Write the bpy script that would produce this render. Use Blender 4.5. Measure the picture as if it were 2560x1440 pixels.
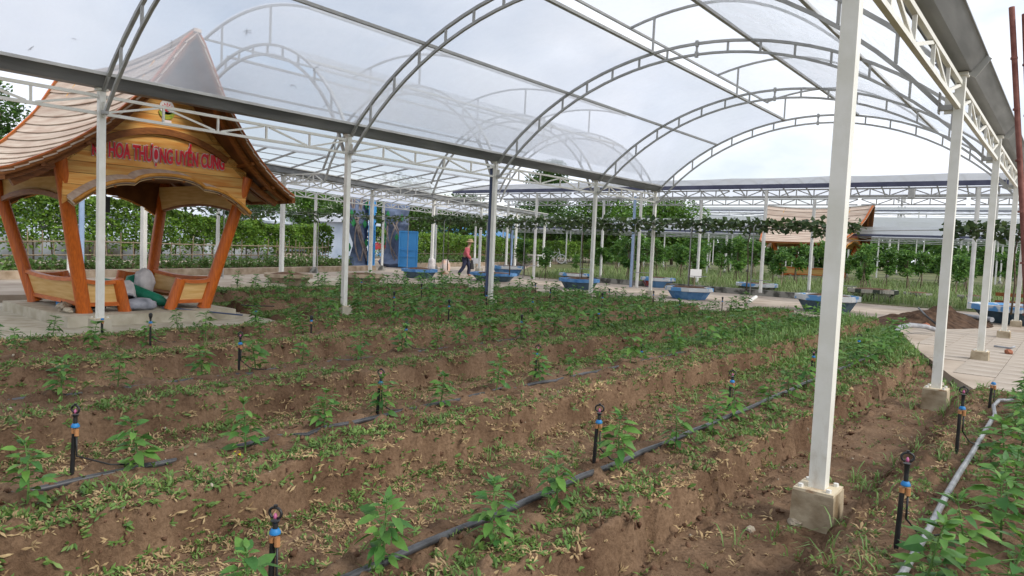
import bpy, bmesh, math, random
import numpy as np
from mathutils import Vector, Matrix, noise as mnoise

sc = bpy.context.scene
for o in list(bpy.data.objects):
    bpy.data.objects.remove(o)
COL = sc.collection
rad = math.radians
random.seed(7)
RNG = np.random.default_rng(11)

# ------------------------------------------------------------------ camera
cam_d = bpy.data.cameras.new('camera')
cam_d.sensor_width = 36.0
cam_d.lens = 1766.0 / 2560.0 * 36.0
cam_d.clip_start = 0.05
cam_d.clip_end = 2000.0
cam = bpy.data.objects.new('camera', cam_d)
COL.objects.link(cam)
def cam_axes(yaw, pitch, roll):
    f = Vector((-math.sin(yaw)*math.cos(pitch), math.cos(yaw)*math.cos(pitch), -math.sin(pitch)))
    r = Vector((math.cos(yaw), math.sin(yaw), 0)); u = r.cross(f)
    c, s = math.cos(roll), math.sin(roll)
    return c*r + s*u, -s*r + c*u, f
CR, CU, CF = cam_axes(rad(38.546), rad(3.480), rad(2.489))
CPOS = Vector((10.083, 0.0, 1.214))
cam.matrix_world = Matrix(((CR.x, CU.x, -CF.x, CPOS.x), (CR.y, CU.y, -CF.y, CPOS.y), (CR.z, CU.z, -CF.z, CPOS.z), (0, 0, 0, 1)))
sc.camera = cam

# ------------------------------------------------------------------ sky and sun
SUN_EL, SUN_AZ = 37.0, 4.0       # azimuth measured from +X towards +Y
world = bpy.data.worlds.new('World'); sc.world = world; world.use_nodes = True
def N(nt, typ, **kw):
    n = nt.nodes.new(typ)
    for k, v in kw.items():
        setattr(n, k, v)
    return n
nt = world.node_tree; nt.nodes.clear()
w_out = N(nt, 'ShaderNodeOutputWorld'); w_bg = N(nt, 'ShaderNodeBackground')
w_sky = N(nt, 'ShaderNodeTexSky', sky_type='NISHITA')
w_sky.sun_disc = False; w_sky.sun_elevation = rad(SUN_EL); w_sky.sun_rotation = rad(90 - SUN_AZ)
w_sky.dust_density = 2.0
w_bg.inputs['Strength'].default_value = 0.115
w_tc = N(nt, 'ShaderNodeTexCoord'); w_map = N(nt, 'ShaderNodeMapping'); w_map.inputs['Scale'].default_value = (1, 1, 2.2)
w_map.inputs['Location'].default_value = (0.3, 0.1, 0.0)
w_n = N(nt, 'ShaderNodeTexNoise'); w_n.inputs['Scale'].default_value = 2.6; w_n.inputs['Detail'].default_value = 6; w_n.inputs['Roughness'].default_value = 0.55
w_cr = N(nt, 'ShaderNodeValToRGB'); w_cr.color_ramp.elements[0].position = 0.30; w_cr.color_ramp.elements[1].position = 0.52
w_cr.color_ramp.elements[0].color = (0.30, 0.30, 0.30, 1); w_cr.color_ramp.elements[1].color = (1, 1, 1, 1)
w_n2 = N(nt, 'ShaderNodeTexNoise'); w_n2.inputs['Scale'].default_value = 4.5; w_n2.inputs['Detail'].default_value = 5
w_cc = N(nt, 'ShaderNodeValToRGB'); w_cc.color_ramp.elements[0].position = 0.34; w_cc.color_ramp.elements[1].position = 0.60
w_cc.color_ramp.elements[0].color = (7.5, 8.0, 9.1, 1); w_cc.color_ramp.elements[1].color = (8.7, 8.95, 9.5, 1)
w_mx = N(nt, 'ShaderNodeMix', data_type='RGBA')
w_hsv = N(nt, 'ShaderNodeHueSaturation'); w_hsv.inputs['Value'].default_value = 1.35; w_hsv.inputs['Saturation'].default_value = 0.72
L = nt.links.new
L(w_tc.outputs['Generated'], w_map.inputs['Vector']); L(w_map.outputs[0], w_n.inputs['Vector']); L(w_map.outputs[0], w_n2.inputs['Vector'])
L(w_n.outputs['Fac'], w_cr.inputs[0]); L(w_n2.outputs['Fac'], w_cc.inputs[0])
w_dot = N(nt, 'ShaderNodeVectorMath', operation='DOT_PRODUCT'); w_dot.inputs[1].default_value = (-0.816, 0.563, 0.128)
w_mr = N(nt, 'ShaderNodeMapRange', interpolation_type='SMOOTHSTEP'); w_mr.inputs['From Min'].default_value = 0.955; w_mr.inputs['From Max'].default_value = 0.998; w_mr.inputs['To Min'].default_value = 0.0; w_mr.inputs['To Max'].default_value = 0.9
w_sub = N(nt, 'ShaderNodeMath', operation='SUBTRACT', use_clamp=True)
L(w_tc.outputs['Generated'], w_dot.inputs[0]); L(w_dot.outputs['Value'], w_mr.inputs['Value']); L(w_cr.outputs[0], w_sub.inputs[0]); L(w_mr.outputs[0], w_sub.inputs[1])
L(w_sub.outputs[0], w_mx.inputs[0]); L(w_sky.outputs[0], w_hsv.inputs['Color']); L(w_hsv.outputs[0], w_mx.inputs[6]); L(w_cc.outputs[0], w_mx.inputs[7])
L(w_mx.outputs[2], w_bg.inputs['Color']); L(w_bg.outputs[0], w_out.inputs['Surface'])

sun_d = bpy.data.lights.new('sun', 'SUN'); sun_d.energy = 2.3; sun_d.angle = rad(14); sun_d.color = (1.0, 0.95, 0.87)
sun = bpy.data.objects.new('sun', sun_d); COL.objects.link(sun)
sv = Vector((math.cos(rad(SUN_EL))*math.cos(rad(SUN_AZ)), math.cos(rad(SUN_EL))*math.sin(rad(SUN_AZ)), math.sin(rad(SUN_EL))))
sun.rotation_euler = sv.to_track_quat('Z', 'Y').to_euler(); sun.location = sv*50
sc.view_settings.view_transform = 'Standard'; sc.view_settings.look = 'None'
sc.view_settings.exposure = 0.30; sc.view_settings.gamma = 1.0; sc.view_settings.use_curve_mapping = False
sc.render.engine = 'CYCLES'
sc.cycles.transparent_max_bounces = 24; sc.cycles.max_bounces = 7; sc.cycles.use_denoising = True
sc.cycles.sample_clamp_indirect = 6.0

# ------------------------------------------------------------------ helpers
def tag(o, label=None, cat=None, group=None, kind=None):
    if label: o['label'] = label
    if cat: o['category'] = cat
    if group: o['group'] = group
    if kind: o['kind'] = kind
    return o
WL = {}
def empty(name, loc, label=None, cat=None, group=None, kind=None):
    o = bpy.data.objects.new(name, None); COL.objects.link(o); o.location = loc
    WL[o.name] = Vector(loc)
    return tag(o, label, cat, group, kind)
def wl(o):
    return WL.get(o.name, Vector((0, 0, 0))) if o else Vector((0, 0, 0))
def link(name, me, parent=None, world=None):
    """Link mesh data whose vertices are in the parent's space."""
    o = bpy.data.objects.new(name, me); COL.objects.link(o)
    if parent: o.parent = parent
    WL[o.name] = wl(parent).copy()
    return o
def mesh_np(name, V, F, mat, smooth=False):
    me = bpy.data.meshes.new(name)
    V = np.asarray(V, dtype=np.float32); F = np.asarray(F, dtype=np.int32)
    me.vertices.add(len(V)); me.vertices.foreach_set('co', V.ravel())
    k = F.shape[1]
    me.loops.add(F.size); me.loops.foreach_set('vertex_index', F.ravel())
    me.polygons.add(len(F)); me.polygons.foreach_set('loop_start', np.arange(0, F.size, k, dtype=np.int32))
    if smooth: me.polygons.foreach_set('use_smooth', np.ones(len(F), dtype=bool))
    me.update(calc_edges=True)
    if mat: me.materials.append(mat)
    return me
def frame_of(d, up=Vector((0, 0, 1))):
    d = d.normalized()
    if abs(d.dot(up)) > 0.98: up = Vector((0, 1, 0)) if abs(d.y) < 0.9 else Vector((1, 0, 0))
    s = d.cross(up).normalized(); u = s.cross(d).normalized()
    return d, s, u
class M:
    """Collects shapes in world space; build() links them as ONE mesh object."""
    def __init__(self): self.v = []; self.f = []
    def add(self, vs, fs):
        n = len(self.v); self.v += [tuple(v) for v in vs]; self.f += [tuple(i+n for i in f) for f in fs]; return self
    def box(self, c, s, rz=0.0, taper=1.0):
        cx, cy, cz = c; hx, hy, hz = s[0]/2, s[1]/2, s[2]/2
        vs = []
        for z, t in ((-hz, 1.0), (hz, taper)):
            for x, y in ((-hx, -hy), (hx, -hy), (hx, hy), (-hx, hy)):
                x *= t; y *= t
                vs.append((cx + x*math.cos(rz) - y*math.sin(rz), cy + x*math.sin(rz) + y*math.cos(rz), cz + z))
        return self.add(vs, [(3, 2, 1, 0), (4, 5, 6, 7), (0, 1, 5, 4), (1, 2, 6, 5), (2, 3, 7, 6), (3, 0, 4, 7)])
    def bar(self, p, q, w, h=None, up=Vector((0, 0, 1))):
        h = h or w; p, q = Vector(p), Vector(q); d, s, u = frame_of(q-p, up)
        vs = [e + s*a*w/2 + u*b*h/2 for e in (p, q) for a, b in ((-1, -1), (1, -1), (1, 1), (-1, 1))]
        return self.add(vs, [(0, 1, 2, 3), (7, 6, 5, 4), (0, 4, 5, 1), (1, 5, 6, 2), (2, 6, 7, 3), (3, 7, 4, 0)])
    def rectpath(self, pts, w, h, up=Vector((0, 0, 1))):
        """A rectangular section swept along a path (w sideways, h along up)."""
        pts = [Vector(p) for p in pts]; n = len(pts); vs = []
        for i, p in enumerate(pts):
            d = (pts[min(i+1, n-1)] - pts[max(i-1, 0)]); d, s, u = frame_of(d, up)
            vs += [p + s*a*w/2 + u*b*h/2 for a, b in ((-1, -1), (1, -1), (1, 1), (-1, 1))]
        fs = [(0, 1, 2, 3), tuple(4*(n-1)+k for k in (3, 2, 1, 0))]
        for i in range(n-1):
            for k in range(4):
                a, b = 4*i+k, 4*i+(k+1) % 4
                fs.append((a, a+4, b+4, b))
        return self.add(vs, fs)
    def tube(self, pts, r, k=8, cap=True):
        pts = [Vector(p) for p in pts]; n = len(pts); vs = []
        rs = r if isinstance(r, (list, tuple)) else [r]*n
        d0, s, u = frame_of(pts[1]-pts[0])
        for i, p in enumerate(pts):
            d = (pts[min(i+1, n-1)] - pts[max(i-1, 0)]).normalized()
            s = (s - d*s.dot(d)).normalized(); u = d.cross(s)
            vs += [p + (s*math.cos(a) + u*math.sin(a))*rs[i] for a in (2*math.pi*j/k for j in range(k))]
        fs = []
        for i in range(n-1):
            for j in range(k):
                a, b = i*k+j, i*k+(j+1) % k
                fs.append((a, b, b+k, a+k))
        if cap: fs += [tuple(range(k-1, -1, -1)), tuple((n-1)*k+j for j in range(k))]
        return self.add(vs, fs)
    def lathe(self, c, prof, k=16, rot=0.0, cap=True):
        """Rings (radius, z) about a vertical axis at c."""
        vs = []
        for r, z in prof:
            vs += [(c[0]+r*math.cos(rot+2*math.pi*j/k), c[1]+r*math.sin(rot+2*math.pi*j/k), c[2]+z) for j in range(k)]
        fs = []
        for i in range(len(prof)-1):
            for j in range(k):
                a, b = i*k+j, i*k+(j+1) % k
                fs.append((a, b, b+k, a+k))
        if cap: fs += [tuple(range(k-1, -1, -1)), tuple((len(prof)-1)*k+j for j in range(k))]
        return self.add(vs, fs)
    def prism(self, poly, a, b):
        """poly: list of 3-D points; extruded by vector from a*dir..b*dir is given as two offsets."""
        a, b = Vector(a), Vector(b); n = len(poly)
        vs = [Vector(p)+a for p in poly] + [Vector(p)+b for p in poly]
        fs = [tuple(range(n-1, -1, -1)), tuple(range(n, 2*n))] + [(i, (i+1) % n, n+(i+1) % n, n+i) for i in range(n)]
        return self.add(vs, fs)
    def strip(self, lo, hi, off):
        """A slab between two polylines lo and hi (same length), thickened by vector off."""
        off = Vector(off); n = len(lo); vs = [Vector(p) for p in lo] + [Vector(p) for p in hi]
        vs += [v+off for v in vs]; fs = []
        for i in range(n-1):
            fs.append((i, i+1, n+i+1, n+i)); fs.append((2*n+i, 3*n+i, 3*n+i+1, 2*n+i+1))
            fs.append((i, 2*n+i, 2*n+i+1, i+1)); fs.append((n+i, n+i+1, 3*n+i+1, 3*n+i))
        fs.append((0, n, 3*n, 2*n)); fs.append((n-1, 3*n-1, 4*n-1, 2*n-1))
        return self.add(vs, fs)
    def build(self, name, mat, parent=None, smooth=False, ang=None, fix=True):
        me = bpy.data.meshes.new(name); o3 = wl(parent)
        me.from_pydata([(v[0]-o3.x, v[1]-o3.y, v[2]-o3.z) for v in self.v], [], self.f)
        if fix:
            bm = bmesh.new(); bm.from_mesh(me); bmesh.ops.recalc_face_normals(bm, faces=bm.faces); bm.to_mesh(me); bm.free()
        if smooth:
            me.polygons.foreach_set('use_smooth', np.ones(len(me.polygons), dtype=bool))
            if ang:
                try: me.set_sharp_from_angle(angle=rad(ang))
                except Exception: pass
        me.materials.append(mat); me.update()
        return link(name, me, parent)
UNIT = {}
def unit_bar(name, p, q, w, h, mat, parent, up=Vector((0, 0, 1))):
    """A bar as an object of its own that shares one unit box mesh per material."""
    if mat.name not in UNIT:
        m = M().box((0, 0, 0), (1, 1, 1)); me = bpy.data.meshes.new('bar'); me.from_pydata(m.v, [], m.f); me.materials.append(mat); UNIT[mat.name] = me
    p, q = Vector(p), Vector(q); d, s, u = frame_of(q-p, up); ln = (q-p).length
    o = bpy.data.objects.new(name, UNIT[mat.name]); COL.objects.link(o); o.parent = parent
    c = (p+q)/2 - wl(parent)
    o.matrix_local = Matrix(((s.x*w, d.x*ln, u.x*h, c.x), (s.y*w, d.y*ln, u.y*h, c.y), (s.z*w, d.z*ln, u.z*h, c.z), (0, 0, 0, 1)))
    return o
def copy_tree(o, parent=None):
    c = o.copy(); COL.objects.link(c)
    if parent: c.parent = parent
    for ch in list(o.children): copy_tree(ch, c)
    return c
def smoothstep(a, b, x):
    t = np.clip((x-a)/(b-a), 0, 1); return t*t*(3-2*t)
def vnoise(x, y, seed=0):
    xi, yi = np.floor(x).astype(np.int64), np.floor(y).astype(np.int64); xf, yf = x-xi, y-yi
    def h(a, b):
        n = (a*374761393 + b*668265263 + seed*1442695041) & 0xffffffff
        n = ((n ^ (n >> 13))*1274126177) & 0xffffffff
        return ((n ^ (n >> 16)) & 0xffff)/65535.0
    u, v = xf*xf*(3-2*xf), yf*yf*(3-2*yf)
    return (h(xi, yi)*(1-u)+h(xi+1, yi)*u)*(1-v) + (h(xi, yi+1)*(1-u)+h(xi+1, yi+1)*u)*v - 0.5
def fbm(x, y, sc_, oct_=4, seed=0):
    s = 0; a = 1.0
    for k in range(oct_):
        s = s + a*vnoise(x*sc_, y*sc_, seed+k*17); a *= 0.55; sc_ *= 2.1
    return s

# ------------------------------------------------------------------ materials
def mat_base(name):
    m = bpy.data.materials.new(name); m.use_nodes = True; nt = m.node_tree; b = nt.nodes['Principled BSDF']; return m, nt, b
def mat(name, c1, c2=None, scale=8.0, rough=0.7, spec=0.3, bump=0.0, bscale=None, stretch=(1, 1, 1), detail=4, lo=0.35, hi=0.65, metal=0.0, coat=0.0, island=0.0, obj_random=0.0):
    m, nt, b = mat_base(name)
    b.inputs['Roughness'].default_value = rough; b.inputs['Specular IOR Level'].default_value = spec; b.inputs['Metallic'].default_value = metal
    b.inputs['Coat Weight'].default_value = coat
    tc = N(nt, 'ShaderNodeTexCoord'); mp = N(nt, 'ShaderNodeMapping'); mp.inputs['Scale'].default_value = stretch
    nt.links.new(tc.outputs['Object'], mp.inputs['Vector'])
    col = None
    if c2 is not None:
        n = N(nt, 'ShaderNodeTexNoise'); n.inputs['Scale'].default_value = scale; n.inputs['Detail'].default_value = detail
        nt.links.new(mp.outputs[0], n.inputs['Vector'])
        r = N(nt, 'ShaderNodeValToRGB'); r.color_ramp.elements[0].position = lo; r.color_ramp.elements[1].position = hi
        r.color_ramp.elements[0].color = (*c1, 1); r.color_ramp.elements[1].color = (*c2, 1)
        nt.links.new(n.outputs['Fac'], r.inputs[0]); col = r.outputs[0]
    else:
        b.inputs['Base Color'].default_value = (*c1, 1)
    if island or obj_random:
        hs = N(nt, 'ShaderNodeHueSaturation')
        if col is not None: nt.links.new(col, hs.inputs['Color'])
        else: hs.inputs['Color'].default_value = (*c1, 1)
        if island:
            g = N(nt, 'ShaderNodeNewGeometry'); src = g.outputs['Random Per Island']; amp = island
        else:
            g = N(nt, 'ShaderNodeObjectInfo'); src = g.outputs['Random']; amp = obj_random
        mr = N(nt, 'ShaderNodeMapRange'); mr.inputs['To Min'].default_value = 1-amp; mr.inputs['To Max'].default_value = 1+amp
        nt.links.new(src, mr.inputs['Value']); nt.links.new(mr.outputs[0], hs.inputs['Value'])
        col = hs.outputs[0]
    if col is not None: nt.links.new(col, b.inputs['Base Color'])
    if bump:
        n2 = N(nt, 'ShaderNodeTexNoise'); n2.inputs['Scale'].default_value = bscale or scale*4; n2.inputs['Detail'].default_value = 5
        nt.links.new(mp.outputs[0], n2.inputs['Vector'])
        bp = N(nt, 'ShaderNodeBump'); bp.inputs['Strength'].default_value = bump; bp.inputs['Distance'].default_value = 0.02
        nt.links.new(n2.outputs['Fac'], bp.inputs['Height']); nt.links.new(bp.outputs[0], b.inputs['Normal'])
    return m
def mat_leaf(name, c1, c2, trans=0.35, rough=0.45, island=0.35, hue=0.02):
    m, nt, b = mat_base(name)
    g = N(nt, 'ShaderNodeNewGeometry'); oi = N(nt, 'ShaderNodeObjectInfo'); ad = N(nt, 'ShaderNodeMath', operation='ADD'); fr = N(nt, 'ShaderNodeMath', operation='FRACT'); r = N(nt, 'ShaderNodeValToRGB')
    nt.links.new(g.outputs['Random Per Island'], ad.inputs[0]); nt.links.new(oi.outputs['Random'], ad.inputs[1]); nt.links.new(ad.outputs[0], fr.inputs[0])
    r.color_ramp.elements[0].color = (*c1, 1); r.color_ramp.elements[1].color = (*c2, 1)
    nt.links.new(fr.outputs[0], r.inputs[0])
    tc = N(nt, 'ShaderNodeTexCoord'); n = N(nt, 'ShaderNodeTexNoise'); n.inputs['Scale'].default_value = 2.0
    nt.links.new(tc.outputs['Object'], n.inputs['Vector'])
    hs = N(nt, 'ShaderNodeHueSaturation'); mr = N(nt, 'ShaderNodeMapRange'); mr.inputs['To Min'].default_value = 1-island; mr.inputs['To Max'].default_value = 1+island
    mr.inputs['From Min'].default_value = 0.25; mr.inputs['From Max'].default_value = 0.75
    nt.links.new(n.outputs['Fac'], mr.inputs['Value']); nt.links.new(mr.outputs[0], hs.inputs['Value']); nt.links.new(r.outputs[0], hs.inputs['Color'])
    nt.links.new(hs.outputs[0], b.inputs['Base Color']); b.inputs['Roughness'].default_value = rough; b.inputs['Specular IOR Level'].default_value = 0.35
    t = N(nt, 'ShaderNodeBsdfTranslucent'); mx = N(nt, 'ShaderNodeMixShader'); mx.inputs[0].default_value = trans
    hs2 = N(nt, 'ShaderNodeHueSaturation'); hs2.inputs['Value'].default_value = 1.3; hs2.inputs['Hue'].default_value = 0.48
    nt.links.new(hs.outputs[0], hs2.inputs['Color']); nt.links.new(hs2.outputs[0], t.inputs['Color'])
    out = nt.nodes['Material Output']; nt.links.new(b.outputs[0], mx.inputs[1]); nt.links.new(t.outputs[0], mx.inputs[2]); nt.links.new(mx.outputs[0], out.inputs['Surface'])
    return m
def mat_film(name, opac, col=(0.84, 0.86, 0.90), gloss=0.12, wr=0.0, wscale=3.0, dust=0.18):
    """Thin greenhouse film: part clear, part milky, a little shiny, with dust."""
    m, nt, b = mat_base(name); nt.nodes.remove(b); out = nt.nodes['Material Output']
    tr = N(nt, 'ShaderNodeBsdfTransparent'); tr.inputs[0].default_value = (0.93, 0.95, 0.98, 1)
    tl = N(nt, 'ShaderNodeBsdfTranslucent'); tl.inputs[0].default_value = (*col, 1)
    df = N(nt, 'ShaderNodeBsdfDiffuse'); df.inputs[0].default_value = (*col, 1)
    gl = N(nt, 'ShaderNodeBsdfGlossy'); gl.inputs['Roughness'].default_value = 0.12
    m1 = N(nt, 'ShaderNodeMixShader'); m1.inputs[0].default_value = 0.25
    m2 = N(nt, 'ShaderNodeMixShader'); m3 = N(nt, 'ShaderNodeMixShader'); m3.inputs[0].default_value = gloss
    tc = N(nt, 'ShaderNodeTexCoord'); n = N(nt, 'ShaderNodeTexNoise'); n.inputs['Scale'].default_value = 0.9; n.inputs['Detail'].default_value = 6; n.inputs['Roughness'].default_value = 0.6
    mr = N(nt, 'ShaderNodeMapRange'); mr.inputs['From Min'].default_value = 0.3; mr.inputs['From Max'].default_value = 0.7
    mr.inputs['To Min'].default_value = opac-dust/2; mr.inputs['To Max'].default_value = opac+dust/2
    k = nt.links.new
    k(tc.outputs['Object'], n.inputs['Vector']); k(n.outputs['Fac'], mr.inputs['Value']); k(mr.outputs[0], m2.inputs[0])
    k(tl.outputs[0], m1.inputs[1]); k(df.outputs[0], m1.inputs[2]); k(tr.outputs[0], m2.inputs[1]); k(m1.outputs[0], m2.inputs[2])
    if wr:
        mp = N(nt, 'ShaderNodeMapping'); mp.inputs['Scale'].default_value = (1.0, 0.45, 1.0); mp.inputs['Rotation'].default_value = (0, 0, 0.3)
        n3 = N(nt, 'ShaderNodeTexNoise'); n3.inputs['Scale'].default_value = wscale; n3.inputs['Detail'].default_value = 3; n3.inputs['Distortion'].default_value = 1.5
        bp = N(nt, 'ShaderNodeBump'); bp.inputs['Strength'].default_value = wr; bp.inputs['Distance'].default_value = 0.2
        k(tc.outputs['Object'], mp.inputs[0]); k(mp.outputs[0], n3.inputs['Vector']); k(n3.outputs['Fac'], bp.inputs['Height'])
        k(bp.outputs[0], gl.inputs['Normal']); k(bp.outputs[0], df.inputs['Normal']); k(bp.outputs[0], tl.inputs['Normal'])
    k(m2.outputs[0], m3.inputs[1]); k(gl.outputs[0], m3.inputs[2]); k(m3.outputs[0], out.inputs['Surface'])
    return m

MT = {}
MT['paint'] = mat('cream_paint', (0.68, 0.67, 0.60), (0.76, 0.75, 0.70), scale=6, rough=0.42, spec=0.4, bump=0.05, bscale=60)
def stain(m, col, z0, z1, amt, scale=18):
    """Mud splash and rust towards the foot of a painted part."""
    nt = m.node_tree; b = nt.nodes['Principled BSDF']; src = b.inputs['Base Color'].links[0].from_socket; k = nt.links.new
    tc = N(nt, 'ShaderNodeTexCoord'); sp = N(nt, 'ShaderNodeSeparateXYZ'); mr = N(nt, 'ShaderNodeMapRange'); mr.inputs['From Min'].default_value = z1; mr.inputs['From Max'].default_value = z0; mr.inputs['To Min'].default_value = 0.12
    n = N(nt, 'ShaderNodeTexNoise'); n.inputs['Scale'].default_value = scale; n.inputs['Detail'].default_value = 6; n.inputs['Roughness'].default_value = 0.7
    mp = N(nt, 'ShaderNodeMapping'); mp.inputs['Scale'].default_value = (1, 1, 0.35)
    r = N(nt, 'ShaderNodeValToRGB'); r.color_ramp.elements[0].position = 0.50; r.color_ramp.elements[1].position = 0.72
    mu = N(nt, 'ShaderNodeMath', operation='MULTIPLY'); m2 = N(nt, 'ShaderNodeMath', operation='MULTIPLY'); m2.inputs[1].default_value = amt; mx = N(nt, 'ShaderNodeMix', data_type='RGBA'); mx.inputs[7].default_value = (*col, 1)
    k(tc.outputs['Object'], sp.inputs[0]); k(sp.outputs['Z'], mr.inputs['Value']); k(tc.outputs['Object'], mp.inputs[0]); k(mp.outputs[0], n.inputs['Vector']); k(n.outputs['Fac'], r.inputs[0])
    k(r.outputs[0], mu.inputs[0]); k(mr.outputs[0], mu.inputs[1]); k(mu.outputs[0], m2.inputs[0]); k(m2.outputs[0], mx.inputs[0]); k(src, mx.inputs[6]); k(mx.outputs[2], b.inputs['Base Color'])
stain(MT['paint'], (0.36, 0.27, 0.17), 0.0, 0.55, 0.55)
MT['paint_dull'] = mat('dull_white_paint', (0.60, 0.60, 0.57), (0.72, 0.71, 0.67), scale=4, rough=0.5)
MT['frame'] = mat('grey_frame_paint', (0.33, 0.33, 0.32), (0.42, 0.42, 0.40), scale=5, rough=0.45)
MT['gutter'] = mat('weathered_sheet_steel', (0.13, 0.135, 0.14), (0.23, 0.235, 0.24), scale=2.5, rough=0.5, spec=0.4, stretch=(3, 0.4, 3))
MT['lip'] = mat('bright_steel_lip', (0.45, 0.45, 0.44), (0.55, 0.55, 0.53), scale=5, rough=0.4)
MT['navy'] = mat('navy_fascia', (0.06, 0.065, 0.11), (0.09, 0.095, 0.15), scale=3, rough=0.5)
MT['film'] = mat_film('clear_greenhouse_film', 0.54)
MT['film_w'] = mat_film('wrinkled_greenhouse_film', 0.36, gloss=0.22, wr=0.5, wscale=2.2, dust=0.25)
MT['film_far'] = mat_film('milky_greenhouse_film', 0.88, col=(0.74, 0.77, 0.84), gloss=0.06)
MT['conc'] = mat('stained_concrete', (0.19, 0.135, 0.075), (0.46, 0.39, 0.28), scale=5, rough=0.9, spec=0.15, bump=0.3, bscale=30, lo=0.3, hi=0.6)
MT['plinth'] = mat('pale_concrete', (0.36, 0.32, 0.24), (0.50, 0.46, 0.37), scale=4, rough=0.9, spec=0.15, bump=0.15, bscale=40)
MT['orange'] = mat('orange_timber', (0.40, 0.085, 0.010), (0.56, 0.135, 0.014), scale=9, rough=0.4, spec=0.4, stretch=(6, 6, 0.5), detail=6)
MT['orange_h'] = mat('orange_timber_rail', (0.38, 0.085, 0.012), (0.54, 0.135, 0.018), scale=6, rough=0.42, spec=0.4, stretch=(1, 1, 5))
stain(MT['orange'], (0.12, 0.05, 0.025), 0.0, 1.2, 0.6, 10)
MT['brown'] = mat('brown_timber', (0.17, 0.055, 0.012), (0.28, 0.10, 0.022), scale=6, rough=0.5, stretch=(1.5, 1.5, 6))
MT['gold'] = mat('golden_timber', (0.40, 0.17, 0.025), (0.56, 0.26, 0.05), scale=7, rough=0.45)
MT['plank'] = mat('yellow_plank', (0.62, 0.24, 0.040), (0.76, 0.46, 0.14), scale=2.2, rough=0.55, stretch=(1, 0.8, 9), detail=8, lo=0.36, hi=0.62, obj_random=0.18)
MT['panel'] = mat('pale_panel', (0.56, 0.33, 0.10), (0.68, 0.45, 0.19), scale=3, rough=0.55, stretch=(0.8, 0.8, 9), detail=7, obj_random=0.08)
MT['roofplank'] = mat('weathered_roof_plank', (0.45, 0.335, 0.265), (0.61, 0.51, 0.42), scale=2.0, rough=0.9, spec=0.1, stretch=(0.7, 7, 7), detail=8, obj_random=0.08)
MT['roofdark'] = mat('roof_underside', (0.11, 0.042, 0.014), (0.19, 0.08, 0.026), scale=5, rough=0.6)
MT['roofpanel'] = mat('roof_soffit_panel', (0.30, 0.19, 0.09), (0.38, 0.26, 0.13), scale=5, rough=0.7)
MT['sign_red'] = mat('sign_red', (0.74, 0.010, 0.035), rough=0.4)
MT['sign_white'] = mat('sign_white', (0.78, 0.70, 0.70), rough=0.5)
MT['black'] = mat('black_plastic', (0.012, 0.012, 0.013), (0.025, 0.025, 0.026), scale=8, rough=0.42, spec=0.4)
MT['pipe'] = mat('black_poly_pipe', (0.022, 0.023, 0.026), (0.06, 0.062, 0.068), scale=10, rough=0.32, spec=0.6)
MT['pipe_z'] = mat('sheen_grey_poly_pipe', (0.16, 0.165, 0.175), (0.30, 0.31, 0.32), scale=14, rough=0.28, spec=0.6)  # black pipe with its silvery glancing reflection put into the base colour
MT['pipe_pvc'] = mat('grey_pvc_pipe', (0.22, 0.225, 0.24), (0.34, 0.35, 0.37), scale=8, rough=0.35)  # grey of the PVC itself
MT['blue_cap'] = mat('blue_plastic', (0.02, 0.17, 0.42), rough=0.5)
MT['orange_cap'] = mat('orange_plastic', (0.40, 0.19, 0.08), rough=0.5)
MT['pink'] = mat('pink_plastic', (0.45, 0.12, 0.25), rough=0.5)
MT['earth'] = mat('heaped_earth', (0.085, 0.047, 0.028), (0.17, 0.10, 0.065), scale=9, rough=0.95, spec=0.1, bump=0.8, bscale=25)
MT['stone'] = mat('pale_stone', (0.24, 0.20, 0.15), (0.42, 0.37, 0.29), scale=20, rough=0.9, bump=0.3)
MT['brick'] = mat('red_brick', (0.26, 0.09, 0.05), (0.36, 0.15, 0.09), scale=14, rough=0.9)
MT['bluepaint'] = mat('blue_planter_paint', (0.05, 0.17, 0.40), (0.14, 0.30, 0.52), scale=5, rough=0.7)
MT['bluegrey'] = mat('weathered_blue_paint', (0.05, 0.085, 0.12), (0.10, 0.155, 0.20), scale=4, rough=0.8, bump=0.1)
MT['bluewhite'] = mat('patchy_blue_and_white_paint', (0.10, 0.27, 0.52), (0.58, 0.60, 0.60), scale=2.6, rough=0.75, detail=2, lo=0.47, hi=0.53)
MT['greyconc'] = mat('grey_mossy_concrete', (0.07, 0.07, 0.06), (0.27, 0.26, 0.23), scale=4, rough=0.9, lo=0.4, hi=0.55)
MT['tanconc'] = mat('tan_concrete', (0.27, 0.20, 0.13), (0.44, 0.35, 0.26), scale=4, rough=0.9)
MT['striped'] = mat('camouflage_paint', (0.05, 0.06, 0.045), (0.40, 0.37, 0.31), scale=3.2, rough=0.85, detail=1, lo=0.48, hi=0.52, stretch=(1.6, 1.6, 0.3))
MT['redblue'] = mat('red_and_blue_paint', (0.28, 0.06, 0.05), (0.13, 0.28, 0.50), scale=1.8, rough=0.8, detail=1, lo=0.47, hi=0.55)
MT['bamboo'] = mat('dry_bamboo', (0.15, 0.115, 0.075), (0.27, 0.22, 0.15), scale=12, rough=0.7)
MT['rust'] = mat('rusty_pole', (0.16, 0.055, 0.045), (0.26, 0.11, 0.09), scale=14, rough=0.75)
MT['bark'] = mat('bark', (0.06, 0.045, 0.03), (0.16, 0.12, 0.085), scale=12, rough=0.9, bump=0.5)
MT['rock'] = mat('painted_artificial_rock', (0.055, 0.075, 0.13), (0.17, 0.215, 0.32), scale=1.6, rough=0.85, detail=5, lo=0.3, hi=0.7, bump=0.4, bscale=6)
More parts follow.
